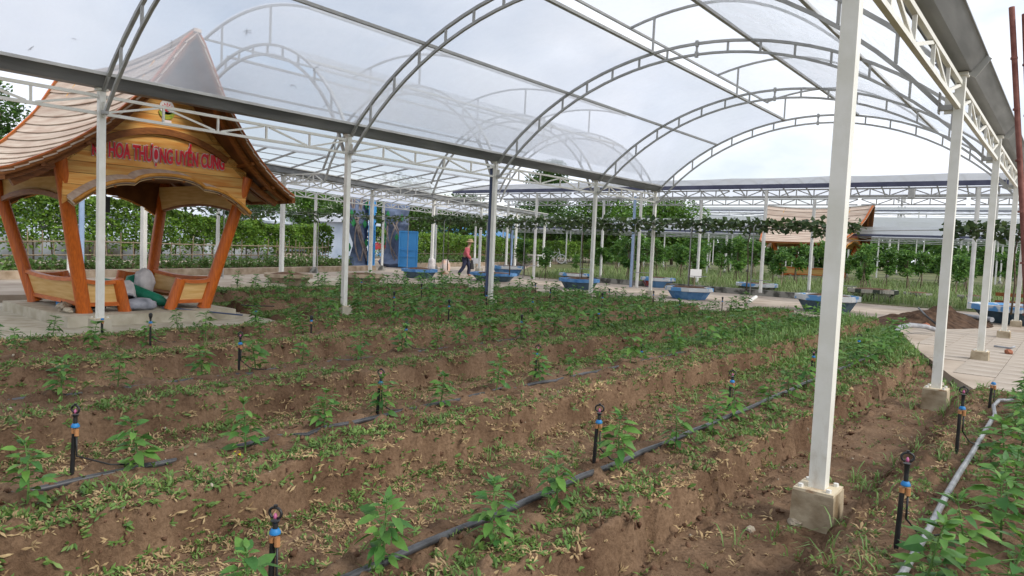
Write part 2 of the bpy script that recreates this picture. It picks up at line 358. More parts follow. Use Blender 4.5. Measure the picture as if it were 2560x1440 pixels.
MT['bluedoor'] = mat('blue_sheet_metal', (0.055, 0.27, 0.58), (0.07, 0.31, 0.63), scale=2, rough=0.45)
MT['whitewall'] = mat('pale_blue_render', (0.36, 0.44, 0.55), (0.50, 0.57, 0.66), scale=1.2, rough=0.9)
MT['tinroof'] = mat('pale_tin_roof', (0.55, 0.60, 0.68), (0.68, 0.72, 0.78), scale=1, rough=0.5)
MT['dark'] = mat('dark_opening', (0.02, 0.022, 0.025), rough=0.6)
MT['white'] = mat('white_board', (0.72, 0.72, 0.72), rough=0.6)
MT['sackw'] = mat('white_woven_sack', (0.42, 0.40, 0.40), (0.60, 0.57, 0.56), scale=7, rough=0.7)
MT['sackp'] = mat('printed_woven_sack', (0.58, 0.38, 0.28), (0.62, 0.54, 0.50), scale=3, rough=0.7, lo=0.45, hi=0.55)
MT['tarpgreen'] = mat('green_tarpaulin', (0.012, 0.15, 0.085), (0.03, 0.24, 0.15), scale=5, rough=0.45)
MT['tarpgrey'] = mat('grey_plastic_sheet', (0.16, 0.17, 0.20), (0.34, 0.35, 0.39), scale=6, rough=0.4)
MT['silver'] = mat('silver_metal', (0.55, 0.56, 0.58), (0.66, 0.67, 0.69), scale=9, rough=0.4)
MT['wire'] = mat('grey_wire', (0.30, 0.30, 0.30), rough=0.5)
MT['leaf'] = mat_leaf('pepper_leaf', (0.042, 0.140, 0.030), (0.140, 0.285, 0.055), trans=0.3, rough=0.5, island=0.2)
MT['stem'] = mat('green_stem', (0.07, 0.15, 0.035), (0.11, 0.20, 0.05), scale=20, rough=0.6)
MT['yleaf'] = mat('yellow_leaf', (0.55, 0.42, 0.02), rough=0.5)
MT['weed'] = mat_leaf('weed_leaf', (0.065, 0.150, 0.030), (0.185, 0.285, 0.075), trans=0.25, rough=0.5, island=0.3)
MT['dry'] = mat_leaf('dry_leaf', (0.26, 0.17, 0.085), (0.46, 0.35, 0.19), trans=0.2, rough=0.8, island=0.3)
MT['grass'] = mat_leaf('grass_blade', (0.085, 0.185, 0.040), (0.20, 0.32, 0.10), trans=0.3, rough=0.5, island=0.25)
MT['orchard'] = mat_leaf('orchard_leaf', (0.040, 0.125, 0.028), (0.145, 0.290, 0.055), trans=0.35, rough=0.4, island=0.35)
MT['hedge'] = mat_leaf('hedge_leaf', (0.045, 0.120, 0.018), (0.190, 0.320, 0.045), trans=0.35, rough=0.4, island=0.5)
MT['tree'] = mat_leaf('tree_leaf', (0.024, 0.070, 0.014), (0.085, 0.175, 0.032), trans=0.3, rough=0.45, island=0.5)
MT['treeb'] = mat_leaf('bright_tree_leaf', (0.040, 0.115, 0.014), (0.125, 0.250, 0.034), trans=0.35, rough=0.45, island=0.45)
MT['vine'] = mat_leaf('vine_leaf', (0.028, 0.060, 0.022), (0.085, 0.135, 0.045), trans=0.3, rough=0.5, island=0.3)
MT['tgrass'] = mat_leaf('tall_grass_blade', (0.10, 0.165, 0.045), (0.225, 0.30, 0.115), trans=0.3, rough=0.6, island=0.3)
MT['pinkshirt'] = mat('pink_jacket', (0.40, 0.08, 0.10), (0.50, 0.13, 0.15), scale=12, rough=0.8)
MT['navycloth'] = mat('navy_trousers', (0.02, 0.022, 0.05), (0.035, 0.04, 0.075), scale=12, rough=0.85)
MT['skin'] = mat('skin', (0.36, 0.20, 0.14), rough=0.6)
MT['straw'] = mat('straw_hat', (0.30, 0.20, 0.12), (0.40, 0.29, 0.18), scale=30, rough=0.8)
# ------------------------------------------------------------------ ground
P_Z = -0.12
def soil_mask(x, y):
    xr = np.where(y < 8.4, 12.4, np.interp(y, [8.4, 9.86, 12.57, 16.45, 18], [9.53, 9.0, 8.2, 7.2, 7.0]))
    yf = np.interp(x, [-6.2, -5.7, 0.5, 2.9, 5.1, 7.2, 9], [13.6, 14.4, 17.4, 15.8, 17.0, 16.5, 16.4])
    xl = np.where(y < 6.9, np.interp(y, [-2, 1, 2.6, 3.02, 3.41, 5.5, 6.4, 6.9], [-3.5, -1.2, -0.2, 0.06, 0.44, 0.70, 0.35, 0.0]), np.interp(y, [6.9, 7.3, 9.2, 14], [-0.4, -4.0, -6.3, -6.1]))
    return np.minimum(np.minimum(xr-x, yf-y), x-xl)
BEDS = [(9.93, 0.62, 0.52), (8.12, 0.22, 0.42), (6.34, 0.22, 0.59), (4.45, 0.22, 0.63), (2.61, 0.22, 0.59), (1.34, 0.22, 0.4), (-0.51, 0.22, 0.57), (-2.33, 0.22, 0.57), (-4.06, 0.22, 0.47)]
def bed_profile(x, y):
    """1 on the bed tops, 0 on the trench floor."""
    best = np.zeros_like(x)
    wob = fbm(x*0+7.3, y, 1.3, 3, 5)*0.10
    for k, (xc, a, b) in enumerate(BEDS):
        w = fbm(x*0+xc, y, 1.1, 2, 31+k)*0.07 + fbm(x, y, 9.0, 2, 41+k)*0.035 + fbm(x*0.4+xc, y, 15.0, 2, 51+k)*0.045 + fbm(x*0.3+xc, y, 42.0, 2, 61+k)*0.024
        t = smoothstep(xc-a-0.14, xc-a+0.14, x+w*.6)*(1-smoothstep(xc+b-0.02, xc+b+0.055, x+w))
        if xc < 0: t = t*smoothstep(6.6, 7.6, y)
        best = np.maximum(best, t)
    return best
def soil_h(x, y):
    x = np.asarray(x, float); y = np.asarray(y, float)
    p = bed_profile(x, y)
    floor = -0.235 + 0.04*smoothstep(8.2, 8.8, x)*(1-smoothstep(9.2, 9.6, x)) + 0.06*smoothstep(8, 15, y)
    h = floor + p*(0.0-floor)
    h = h + fbm(x, y, 2.2, 3, 1)*0.016 + fbm(x, y, 11.0, 3, 2)*0.028*(0.5+0.8*p) + fbm(x, y, 34.0, 2, 3)*0.013
    clod = fbm(x, y, 16.0, 2, 9); h = h + np.maximum(clod-0.22, 0)*0.10
    slope = 4*p*(1-p); h = h + slope*(fbm(x, y, 13.0, 3, 12)*0.14+fbm(x, y, 36.0, 2, 14)*0.06)
    h = h - 0.14*(1-smoothstep(0.5, 1.7, x))*(1-smoothstep(5.6, 7.0, y))*smoothstep(-1.5, 0, x+.5)
    e = soil_mask(x, y)
    far = smoothstep(12, 16, y)
    return np.where(e < 0.25, np.minimum(h, -0.15) - 0.12*(1-smoothstep(-0.1, 0.1, e)), h)
def soil_z(x, y): return float(soil_h(np.array([x]), np.array([y]))[0])
xs = np.concatenate([np.arange(-6.6, 0, .12), np.arange(0, 4.6, .05), np.arange(4.6, 6.72, .026), np.arange(6.72, 7.12, .013), np.arange(7.12, 8.36, .026), np.arange(8.36, 8.74, .010), np.arange(8.74, 10.6, .026), np.arange(10.6, 12.6, .12)])
ys = np.concatenate([np.arange(-2.2, .7, .12), np.arange(.7, 5.0, .026), np.arange(5.0, 9.0, .045), np.arange(9.0, 17.8, .10)])
X, Y = np.meshgrid(xs, ys); Z = soil_h(X, Y)
nx, ny = len(xs), len(ys)
V = np.stack([X.ravel(), Y.ravel(), Z.ravel()], -1)
ii = (np.arange(ny-1)[:, None]*nx + np.arange(nx-1)[None, :]).ravel()
F = np.stack([ii, ii+1, ii+1+nx, ii+nx], -1)
cm = V[F].mean(1); F = F[soil_mask(cm[:, 0], cm[:, 1]) > -0.16]
used = np.unique(F); rem = np.zeros(len(V), int); rem[used] = np.arange(len(used))
# soil material: moist brown earth, paler where the surface is trodden and dry
m, nt_, b_ = mat_base('soil'); MT['soil'] = m
b_.inputs['Roughness'].default_value = 0.95; b_.inputs['Specular IOR Level'].default_value = 0.12
tc = N(nt_, 'ShaderNodeTexCoord'); n1 = N(nt_, 'ShaderNodeTexNoise'); n1.inputs['Scale'].default_value = 2.3; n1.inputs['Detail'].default_value = 8; n1.inputs['Roughness'].default_value = 0.62
r1 = N(nt_, 'ShaderNodeValToRGB'); e_ = r1.color_ramp.elements; e_[0].position = 0.28; e_[1].position = 0.70
e_[0].color = (0.085, 0.047, 0.028, 1); e_[1].color = (0.270, 0.178, 0.112, 1)
n2 = N(nt_, 'ShaderNodeTexNoise'); n2.inputs['Scale'].default_value = 46; n2.inputs['Detail'].default_value = 6; n2.inputs['Roughness'].default_value = 0.7
mxs = N(nt_, 'ShaderNodeMix', data_type='RGBA', blend_type='MULTIPLY'); mxs.inputs[0].default_value = 0.8
r2 = N(nt_, 'ShaderNodeValToRGB'); r2.color_ramp.elements[0].position = 0.32; r2.color_ramp.elements[1].position = 0.58; r2.color_ramp.elements[0].color = (0.5, 0.47, 0.45, 1); r2.color_ramp.elements[1].color = (1, 1, 1, 1)
bp_ = N(nt_, 'ShaderNodeBump'); bp_.inputs['Strength'].default_value = 0.9; bp_.inputs['Distance'].default_value = 0.016
k = nt_.links.new
k(tc.outputs['Object'], n1.inputs['Vector']); k(tc.outputs['Object'], n2.inputs['Vector']); k(n1.outputs['Fac'], r1.inputs[0]); k(n2.outputs['Fac'], r2.inputs[0])
k(r1.outputs[0], mxs.inputs[6]); k(r2.outputs[0], mxs.inputs[7]); k(mxs.outputs[2], b_.inputs['Base Color']); k(n2.outputs['Fac'], bp_.inputs['Height']); k(bp_.outputs[0], b_.inputs['Normal'])
o = link('soil_field', mesh_np('soil_field', V[used], rem[F], MT['soil'], smooth=True)); tag(o, kind='structure', label='brown earth field dug into long raised beds and trenches')
MT['plate'] = mat('rust_stained_plate', (0.30, 0.17, 0.09), (0.58, 0.50, 0.36), scale=14, rough=0.8, lo=0.3, hi=0.5)
MT['path'] = mat('dusty_concrete', (0.32, 0.26, 0.205), (0.46, 0.39, 0.32), scale=1.3, rough=0.95, spec=0.1, detail=8, bump=0.15, bscale=50)
MT['lawn'] = mat('lawn_ground', (0.07, 0.085, 0.03), (0.16, 0.165, 0.065), scale=1.2, rough=0.95, detail=8)
MT['far_ground'] = mat('far_ground', (0.12, 0.12, 0.06), (0.18, 0.16, 0.09), scale=0.2, rough=0.95)
o = M().add([(-400, -200, -0.5), (400, -200, -0.5), (400, 600, -0.5), (-400, 600, -0.5)], [(0, 1, 2, 3)]).build('ground', MT['far_ground']); tag(o, kind='structure')
def sheet(name, pts, z0, z1, m):
    bm = bmesh.new(); top = [bm.verts.new((x, y, z1)) for x, y in pts]; bot = [bm.verts.new((x, y, z0)) for x, y in pts]
    f = bm.faces.new(top); n = len(pts)
    for i in range(n): bm.faces.new((top[i], top[(i+1) % n], bot[(i+1) % n], bot[i]))
    bmesh.ops.triangulate(bm, faces=[f]); bmesh.ops.recalc_face_normals(bm, faces=bm.faces)
    me = bpy.data.meshes.new(name); bm.to_mesh(me); bm.free(); me.materials.append(m); return link(name, me)
EDGE = [(40, 8.9), (11.5, 8.9), (9.53, 8.45), (9.0, 9.86), (8.2, 12.57), (7.2, 16.5), (5.1, 17.0), (2.9, 15.8), (0.5, 17.4), (-5.7, 14.4), (-6.2, 13.6), (-6.3, 9.2), (-5.1, 8.05), (-5.6, 2.0), (-7.0, -2.0), (-40, -2.0), (-60, 60), (-60, 140), (40, 140)]
o = sheet('path', EDGE, -0.42, P_Z, MT['path']); tag(o, kind='structure', label='dusty tan concrete path round the field'); PATH = o
o = sheet('path', [(-5.1, 8.05), (-4.0, 7.3), (-0.3, 6.95), (0.35, 6.4), (0.70, 5.5), (0.44, 3.41), (0.06, 3.02), (-0.2, 2.6), (-1.2, 1.0), (-3.5, -2.0), (-7.0, -2.0), (-5.6, 2.0)], -0.5, -0.255, MT['plinth']); tag(o, kind='structure', label='pale concrete slab that the near pavilion stands on')
# paving tiles on the stretch beside the row of posts
tile_me = None
MT['tile'] = mat('paving_tile', (0.33, 0.28, 0.23), (0.46, 0.405, 0.345), scale=1.5, rough=0.95, spec=0.1, detail=8, obj_random=0.02, bump=0.15, bscale=45)
def in_path(x, y): return soil_mask(np.array([x]), np.array([y]))[0] < -0.30
ts = 0.44
bmt = M().box((0, 0, 0), (ts-0.004, ts-0.004, 0.012), taper=0.995); tile_me = bpy.data.meshes.new('paving_tile'); tile_me.from_pydata(bmt.v, [], bmt.f); tile_me.materials.append(MT['tile'])
nt2 = 0
for i in range(13):
    for j in range(22):
        x, y = 7.0 + i*ts, 8.2 + j*ts
        if in_path(x, y) and x < 11.6 and y < 17.6:
            o = bpy.data.objects.new('paving_tile', tile_me); COL.objects.link(o); o.parent = PATH
            o.location = (x, y, P_Z + 0.003 + random.uniform(-.001, .001)); o.rotation_euler = (random.uniform(-.002, .002), random.uniform(-.002, .002), 0); nt2 += 1
o = sheet('lawn', [(40, 23.6), (40, 139), (-59, 139), (-30, 60), (-23.0, 48), (-16.5, 35), (-10.2, 25.6), (-7.5, 24.0)], -0.2, -0.10, MT['lawn']); tag(o, kind='structure')
o = sheet('planting_bed', [(-9.8, 5), (-11.3, 12.5), (-13.1, 18.5), (-13.6, 20.0), (-17.3, 19.7), (-16.7, 17), (-14.6, 9), (-13, 3), (-12, 2)], -0.2, 0.0, MT['earth']); tag(o, kind='structure')
o = sheet('planting_bed', [(-16.2, 24.6), (-18.0, 31), (-21.0, 45), (-24.5, 45), (-20.4, 31), (-18.4, 24.6)], -0.2, 0.0, MT['earth']); tag(o, kind='structure')
# low walls and kerbs
def wall_path(name, pts, w, z0, z1, m, label, cat='low wall'):
    mm = M().rectpath([(x, y, (z0+z1)/2) for x, y in pts], w, z1-z0); o = mm.build(name, m); return tag(o, label, cat)
wall_path('low_wall', [(-9.7, 5), (-11.2, 12.5), (-13.0, 18.5), (-13.5, 20.0)], 0.25, -0.14, 0.08, MT['tanconc'], 'long low tan concrete wall in front of the hedge beside the stone gate')
wall_path('low_wall', [(-15.9, 24.7), (-17.8, 31), (-20.8, 44)], 0.25, -0.14, 0.10, MT['tanconc'], 'low tan concrete wall behind the walking person in pink')
wall_path('kerb', [(-6.35, 9.4), (-6.2, 13.7), (-5.7, 14.45), (0.4, 17.45)], 0.14, -0.2, -0.06, MT['plinth'], 'pale kerb along the far edge of the planted field', 'kerb')
wall_path('kerb', [(-6.5, 24.1), (0, 23.75), (3.5, 23.6)], 0.16, -0.14, 0.07, MT['greyconc'], 'dark mossy kerb between the far path and the orchard grass', 'kerb')

# ------------------------------------------------------------------ main greenhouse tunnel
YS = [-0.1, 3.9, 7.9, 11.9, 16.03, 19.4]
W1 = 9.1
def arch_z(x, half, foot, apex, cx):
    h = apex-foot; R = (half*half+h*h)/(2*h); return apex-R+math.sqrt(max(R*R-(x-cx)**2, 0))
def arch_pts(y, x0, x1, foot, apex, n=28):
    cx, half = (x0+x1)/2, (x1-x0)/2
    return [(x0+(x1-x0)*i/n, y, arch_z(x0+(x1-x0)*i/n, half, foot, apex, cx)) for i in range(n+1)]
def truss(parent, p, q, depth, n, m, cw=0.045, ww=0.03, flip=False, name='truss'):
    """Two chords (one mesh) with web bars as objects of their own."""
    p, q = Vector(p), Vector(q); dn = Vector((0, 0, -depth))
    d = (q-p).normalized(); a, b = p+d*0.06, q-d*0.06
    t = M().bar(a, b, cw).bar(a+dn, b+dn, cw).build(name, m, parent)
    pts = [p.lerp(q, i/n) for i in range(n+1)]; e = Vector((0, 0, cw/2))
    for i in range(1, n): unit_bar('web_bar', pts[i]+dn+e, pts[i]-e, ww, ww, m, t)
    for i in range(n):
        s = d*0.05
        up = (i % 2 == 0) ^ flip
        u, v = (pts[i]+dn+e, pts[i+1]-e) if up else (pts[i]-e, pts[i+1]+dn+e)
        unit_bar('web_bar', u+s, v-s, ww*0.8, ww, m, t)
    return t
def block(parent, x, y, ztop, h, s0, s1, m, plate=True):
    b = M().box((x, y, ztop-h/2), (s0, s0, h), taper=s1/s0).build('base_block', m, parent)
    if plate:
        p = M().box((x, y, ztop+0.006), (s1*0.97, s1*0.97, 0.014))
        p.build('base_plate', MT['plate'], b)
        for a in (-1, 1):
            for c in (-1, 1): M().lathe((x+a*s1*.34, y+c*s1*.34, ztop+0.012), [(0.014, 0), (0.014, 0.018)], 6).build('bolt', MT['paint_dull'], b)
    return b
gh = empty('greenhouse_tunnel', (4.55, 9.6, 0), 'long cream-framed greenhouse tunnel with arched clear film roof over the vegetable beds', 'greenhouse')
FOOT, APEX = 3.09, 4.911
for row, x in (('l', 0.0), ('r', W1)):
    for i, y in enumerate(YS):
        bh = 0.42 if (row == 'r' and i < 3) else 0.24
        post = M().box((x, y, 1.5), (0.082, 0.082, 3.0)).build('post', MT['paint'], gh)
        s0, s1 = (0.225, 0.205)
        block(post, x, y, 0.0, bh, s0, s1, MT['conc'] if row == 'r' else MT['plinth'])
        M().box((x, y, 3.0), (0.12, 0.13, 0.03)).build('cap_plate', MT['paint'], post)
        # bracket plate that takes the lower chord of the arch
        sx = 1 if row == 'l' else -1
        M().box((x+sx*0.07, y, 2.74), (0.10, 0.012, 0.20)).build('bracket', MT['paint'], post)
        M().bar((x+sx*0.05, y, 2.70), (x+sx*0.17, y, 2.70), 0.05).build('bracket', MT['frame'], post)
        if row == 'r': M().box((x-0.165, y+0.01, 2.75), (0.01, 0.10, 0.20)).build('bracket', MT['frame'], post)
    for i in range(len(YS)-1):
        truss(gh, (x, YS[i], 2.915), (x, YS[i+1], 2.915), 0.225, 5, MT['paint'], 0.04, 0.028)
for i, y in enumerate(YS):
    top = arch_pts(y, 0.03, W1-0.03, 2.99, APEX); bot = arch_pts(y, 0.13, W1-0.13, 2.70, APEX-0.19)
    a = M().rectpath(top, 0.045, 0.045, up=Vector((0, 1, 0))).rectpath(bot, 0.04, 0.04, up=Vector((0, 1, 0))).build('arch', MT['frame'], gh)
    ns = 16
    for j in range(1, ns):
        xx = W1*j/ns
        z1 = arch_z(xx, W1/2-0.03, 2.99, APEX, W1/2); z0 = arch_z(xx, W1/2-0.13, 2.70, APEX-0.19, W1/2)
        if z1-z0 > 0.08: unit_bar('strut', (xx, y, z0+0.02), (xx, y, z1-0.02), 0.032, 0.032, MT['frame'], a)
    for zz in (APEX, APEX-0.19): M().box((W1/2, y, zz), (0.05, 0.06, 0.10)).build('joint_plate', MT['frame'], a)
    # raised ridge vent rib on the arch
    vp = [(3.18+(7.27-3.18)*t, y, 0) for t in np.linspace(0, 1, 15)]
    def vent_z(x):   # circle through the vent's three measured points
        R, zc, xc = 3.62, 1.98, 4.62
        return zc + math.sqrt(max(R*R-(x-xc)**2, 0))
    vz = lambda x: 5.60 - 0.098*(x-4.65)**2 - (0.0 if x < 4.65 else 0.0925*(x-4.65)**2)
    M().rectpath([(p[0], y, vz(p[0])) for p in vp], 0.04, 0.04, up=Vector((0, 1, 0))).build('vent_rib', MT['frame'], gh)
    unit_bar('vent_strut', (3.68, y, arch_z(3.68, W1/2, 2.99, APEX, W1/2)), (3.68, y, vz(3.68)), 0.035, 0.035, MT['frame'], gh)
az = lambda x: arch_z(x, W1/2-0.03, 2.99, APEX, W1/2)
for x, w in ((1.83, 0.05), (3.68, 0.07), (5.5, 0.06), (7.27, 0.05)):
    M().bar((x, -4.1, az(x)+0.02), (x, 19.42, az(x)+0.02), w, 0.045).build('purlin', MT['frame'], gh)
M().bar((3.18, -4.1, vz(3.18)), (3.18, 19.5, vz(3.18)), 0.045, 0.04).build('purlin', MT['frame'], gh)
def film(name, fx, x0, x1, y0, y1, nx_, m, off=0.03, wr=0.0, parent=None, ny_=40):
    xs_ = np.linspace(x0, x1, nx_); ys_ = np.linspace(y0, y1, ny_)
    XX, YY = np.meshgrid(xs_, ys_); ZZ = np.vectorize(fx)(XX) + off
    if wr: ZZ = ZZ + fbm(XX*1.0, YY*0.55, 1.6, 3, 77)*wr
    V_ = np.stack([XX.ravel(), YY.ravel(), ZZ.ravel()], -1)-np.array(wl(parent))
    a_ = (np.arange(ny_-1)[:, None]*nx_+np.arange(nx_-1)[None, :]).ravel(); F_ = np.stack([a_, a_+1, a_+1+nx_, a_+nx_], -1)
    return link(name, mesh_np(name, V_, F_, m, smooth=True), parent)
film('film_sheet', az, 0.16, 3.66, -4.1, 19.42, 30, MT['film'], parent=gh)
film('film_sheet', az, 5.5, 8.92, -4.1, 19.42, 40, MT['film_w'], wr=0.05, parent=gh, ny_=160)
film('film_sheet', vz, 3.19, 7.27, -4.1, 19.5, 24, MT['film'], parent=gh)
tw = M(); rt = random.Random(4)
for _ in range(16):
    x_, y_ = (rt.uniform(.25, 1.3), rt.uniform(0, 18)) if rt.random() < .7 else (rt.uniform(5.6, 8.4), rt.uniform(0, 18)); z_ = az(x_)+.045
    for _k in range(rt.randint(1, 4)):
        a_ = rt.uniform(0, 6.28); l_ = rt.uniform(.03, .10); tw.tube([(x_, y_, z_), (x_+l_*math.cos(a_)*.5+.01, y_+l_*math.sin(a_)*.5, az(x_+l_*math.cos(a_)*.5)+.05), (x_+l_*math.cos(a_), y_+l_*math.sin(a_), az(max(x_+l_*math.cos(a_), .1))+.045)], .003, 4)
tag(tw.build('leaf_litter', MT['bark']), 'dry twigs and leaf scraps lying on the greenhouse film', kind='stuff')
for y in YS[1:]: M().rectpath([(x_, y, az(x_)+.036) for x_ in np.linspace(.2, 3.66, 16)], .09, .004, up=Vector((0, 1, 0))) if False else None
for x in (0.0, W1):
    prof = [(-0.20, 3.17), (-0.18, 3.17), (-0.075, 3.035), (0.075, 3.035), (0.18, 3.17), (0.20, 3.17), (0.20, 3.158), (0.185, 3.155), (0.08, 3.02), (-0.08, 3.02), (-0.185, 3.155), (-0.20, 3.158)]
    for i in range(len(YS)-1):
        y0, y1 = YS[i]+0.003 - (4.0 if i == 0 else 0), YS[i+1]-0.003 + (0.1 if i == len(YS)-2 else 0)
        lo = [(x+p[0], y0, p[1]) for p in prof]; hi = [(x+p[0], y1, p[1]) for p in prof]; n = len(prof)
        g = M().add(lo+hi, [(a, (a+1) % n, n+(a+1) % n, n+a) for a in range(n)]).build('gutter', MT['gutter'], gh)
        for sx in ((-1, 1) if x == 0 else ()): M().bar((x+sx*0.206, y0, 3.172), (x+sx*0.206, y1, 3.172), 0.018, 0.04).build('gutter_lip', MT['lip'], g)
    for y in YS[1:]:
        for sx in (-1, 1): M().bar((x+sx*0.075, y, 2.985), (x+sx*0.195, y, 3.15), 0.09, 0.014, up=Vector((sx, 0, 1))).build('gutter_strap', MT['frame'], gh)
# ------------------------------------------------------------------ second tunnel, sharing the left gutter row
g2 = empty('greenhouse_tunnel', (-3.1, 13.6, 0), 'second arched film tunnel behind the wooden pavilion, seen through the near film', 'greenhouse')
X2 = -6.2
a2 = lambda x: arch_z(x, 3.07, 3.05, 4.96, -3.1)
for y in YS[2:]:
    top = arch_pts(y, X2+0.03, -0.03, 3.05, 4.96, 24); bot = arch_pts(y, X2+0.12, -0.12, 2.72, 4.77, 24)
    a = M().rectpath(top, 0.045, 0.045, up=Vector((0, 1, 0))).rectpath(bot, 0.045, 0.045, up=Vector((0, 1, 0))).build('arch', MT['frame'], g2)
    for j in range(1, 12):
        xx = X2*j/12; z1 = a2(xx); z0 = arch_z(xx, 2.98, 2.72, 4.77, -3.1)
        if z1-z0 > 0.08: unit_bar('strut', (xx, y, z0+0.02), (xx, y, z1-0.02), 0.032, 0.032, MT['frame'], a)
    v2 = lambda x: 5.68-0.085*(x+3.1)**2
    M().rectpath([(x, y, v2(x)) for x in np.linspace(-5.0, -1.2, 13)], 0.04, 0.04, up=Vector((0, 1, 0))).build('vent_rib', MT['frame'], g2)
    for xx in (-4.3, -2.5): unit_bar('vent_strut', (xx, y, a2(xx)), (xx, y, v2(xx)), 0.035, 0.035, MT['frame'], g2)
    # cross truss that carries the left foot out from the angled row
for x in (-5.0, -4.0, -1.25): M().bar((x, 7.86, a2(x)+0.02), (x, 19.45, a2(x)+0.02), 0.05, 0.045).build('purlin', MT['frame'], g2)
for x in (-5.0, -1.2): M().bar((x, 7.86, v2(x)), (x, 19.45, v2(x)), 0.045, 0.04).build('purlin', MT['frame'], g2)
film('film_sheet', a2, X2+0.2, -4.0, 7.85, 19.45, 14, MT['film'], parent=g2)
film('film_sheet', a2, -1.9, -0.25, 7.85, 19.45, 12, MT['film'], parent=g2)
film('film_sheet', v2, -5.0, -1.2, 7.85, 19.45, 20, MT['film'], parent=g2)

# ------------------------------------------------------------------ angled walkway canopy along the hedge
GR = [(-6.45, 7.3), (-7.95, 11.85), (-9.5, 16.45), (-10.9, 20.9), (-12.3, 25.5), (-13.7, 30), (-15.1, 34.5)]
HR = [(x-2.3, y-0.7) for x, y in GR]
wk = empty('walkway_canopy', (-10.5, 18, 0), 'low white-framed walkway canopy running along the clipped hedge', 'canopy')
for i, (x, y) in enumerate(GR):
    p = M().box((x, y, 1.47), (0.10, 0.10, 2.94), rz=0.28).build('post', MT['paint_dull'], wk)
    if i < 5: block(p, x, y, 0.03, 0.22, 0.28, 0.26, MT['plinth'], plate=False)
    hx, hy = HR[i]
    p = M().lathe((hx, hy, 0), [(0.055, -0.1), (0.055, 2.80)], 10).build('post', MT['paint_dull'], wk, smooth=True, ang=40)
    M().lathe((hx, hy, 0), [(0.17, -0.12), (0.15, -0.02), (0.06, 0.10)], 12).build('base_cone', MT['greyconc'], p, smooth=True, ang=50)
for row, z, dz in ((GR, 2.94, 0.22), (HR, 2.80, 0.20)):
    for i in range(len(row)-1):
        truss(wk, (*row[i], z), (*row[i+1], z), dz, 8, MT['paint_dull'], 0.04, 0.028, flip=True)
def offs(p, k): return (p[0]-0.957*k, p[1]-0.29*k)
# gutter on the inner row, and bright film strip up to the second tunnel
for i in range(len(GR)-1):
    p, q = Vector((*GR[i], 3.07)), Vector((*GR[i+1], 3.07))
    g = M().bar(p, q, 0.34, 0.16).build('gutter', MT['gutter'], wk)
    M().bar(p+Vector((0.18, 0.05, 0.09)), q+Vector((0.18, 0.05, 0.09)), 0.05, 0.03).build('gutter_lip', MT['paint_dull'], g)
def quad_film(name, rows, m, parent):
    V_ = [Vector(p)-wl(parent) for r in rows for p in r]; n = len(rows[0]); F_ = []
    for a in range(len(rows)-1):
        for b in range(n-1): F_.append((a*n+b, a*n+b+1, (a+1)*n+b+1, (a+1)*n+b))
    return link(name, mesh_np(name, V_, F_, m, smooth=True), parent)
top_l = [(-6.1, 7.6, 3.45), (-6.1, 11.0, 3.45), (-6.1, 15.0, 3.45), (-6.1, 19.6, 3.45)]
bot_l = [(-6.45, 7.3, 3.17), (-7.6, 10.9, 3.17), (-9.1, 15.3, 3.17), (-10.8, 20.6, 3.17)]
quad_film('film_strip', [[Vector(a).lerp(Vector(b), t) for a, b in zip(top_l, bot_l)] for t in (0, 0.5, 1)], MT['film'], g2)
tl, bl = [Vector(p) for p in top_l], [Vector(p) for p in bot_l]
def along(pts, t):
    t = t*(len(pts)-1); i = min(int(t), len(pts)-2); return pts[i].lerp(pts[i+1], t-i)
for i in range(3): M().bar(tl[i]-Vector((0, 0, .03)), tl[i+1]-Vector((0, 0, .03)), 0.06, 0.05).build('eave_bar', MT['paint_dull'], g2)
for i in range(13):
    t = i/12; M().bar(along(tl, t)-Vector((0, 0, .035)), along(bl, t)-Vector((0, 0, .035)), 0.04, 0.04).build('rafter', MT['frame'], g2)
for u in (0.35, 0.7):
    M().rectpath([along(tl, t).lerp(along(bl, t), u)-Vector((0, 0, .03)) for t in np.linspace(0, 1, 8)], 0.02, 0.02).build('purlin', MT['frame'], g2)
for (gx, gy), y in zip(GR[1:4], (11.9, 16.03, 19.4)):
    truss(g2, (gx, gy, 2.94), (-6.12, y, 2.94), 0.22, 4, MT['paint_dull'], 0.04, 0.028)
# canopy film, low arch between the two rows
rows = []
for t in np.linspace(0, 1, 7):
    rows.append([(x-2.3*t, y-0.7*t, 3.06-0.22*t+0.22*math.sin(math.pi*t)) for x, y in GR])
quad_film('film_sheet', rows, MT['film_far'], wk)
for i in range(24):
    t0 = i/23; a = along([Vector((*p, 0)) for p in GR], t0)
    M().rectpath([(a.x-2.3*t, a.y-0.7*t, 3.03-0.22*t+0.22*math.sin(math.pi*t)) for t in np.linspace(0, 1, 6)], 0.035, 0.035).build('rib', MT['frame'], wk)
o = M().bar((-15.5, 34.5, 2.95), (-18.5, 48, 2.95), 2.6, 0.14).build('roof_strip', MT['tinroof'], wk)

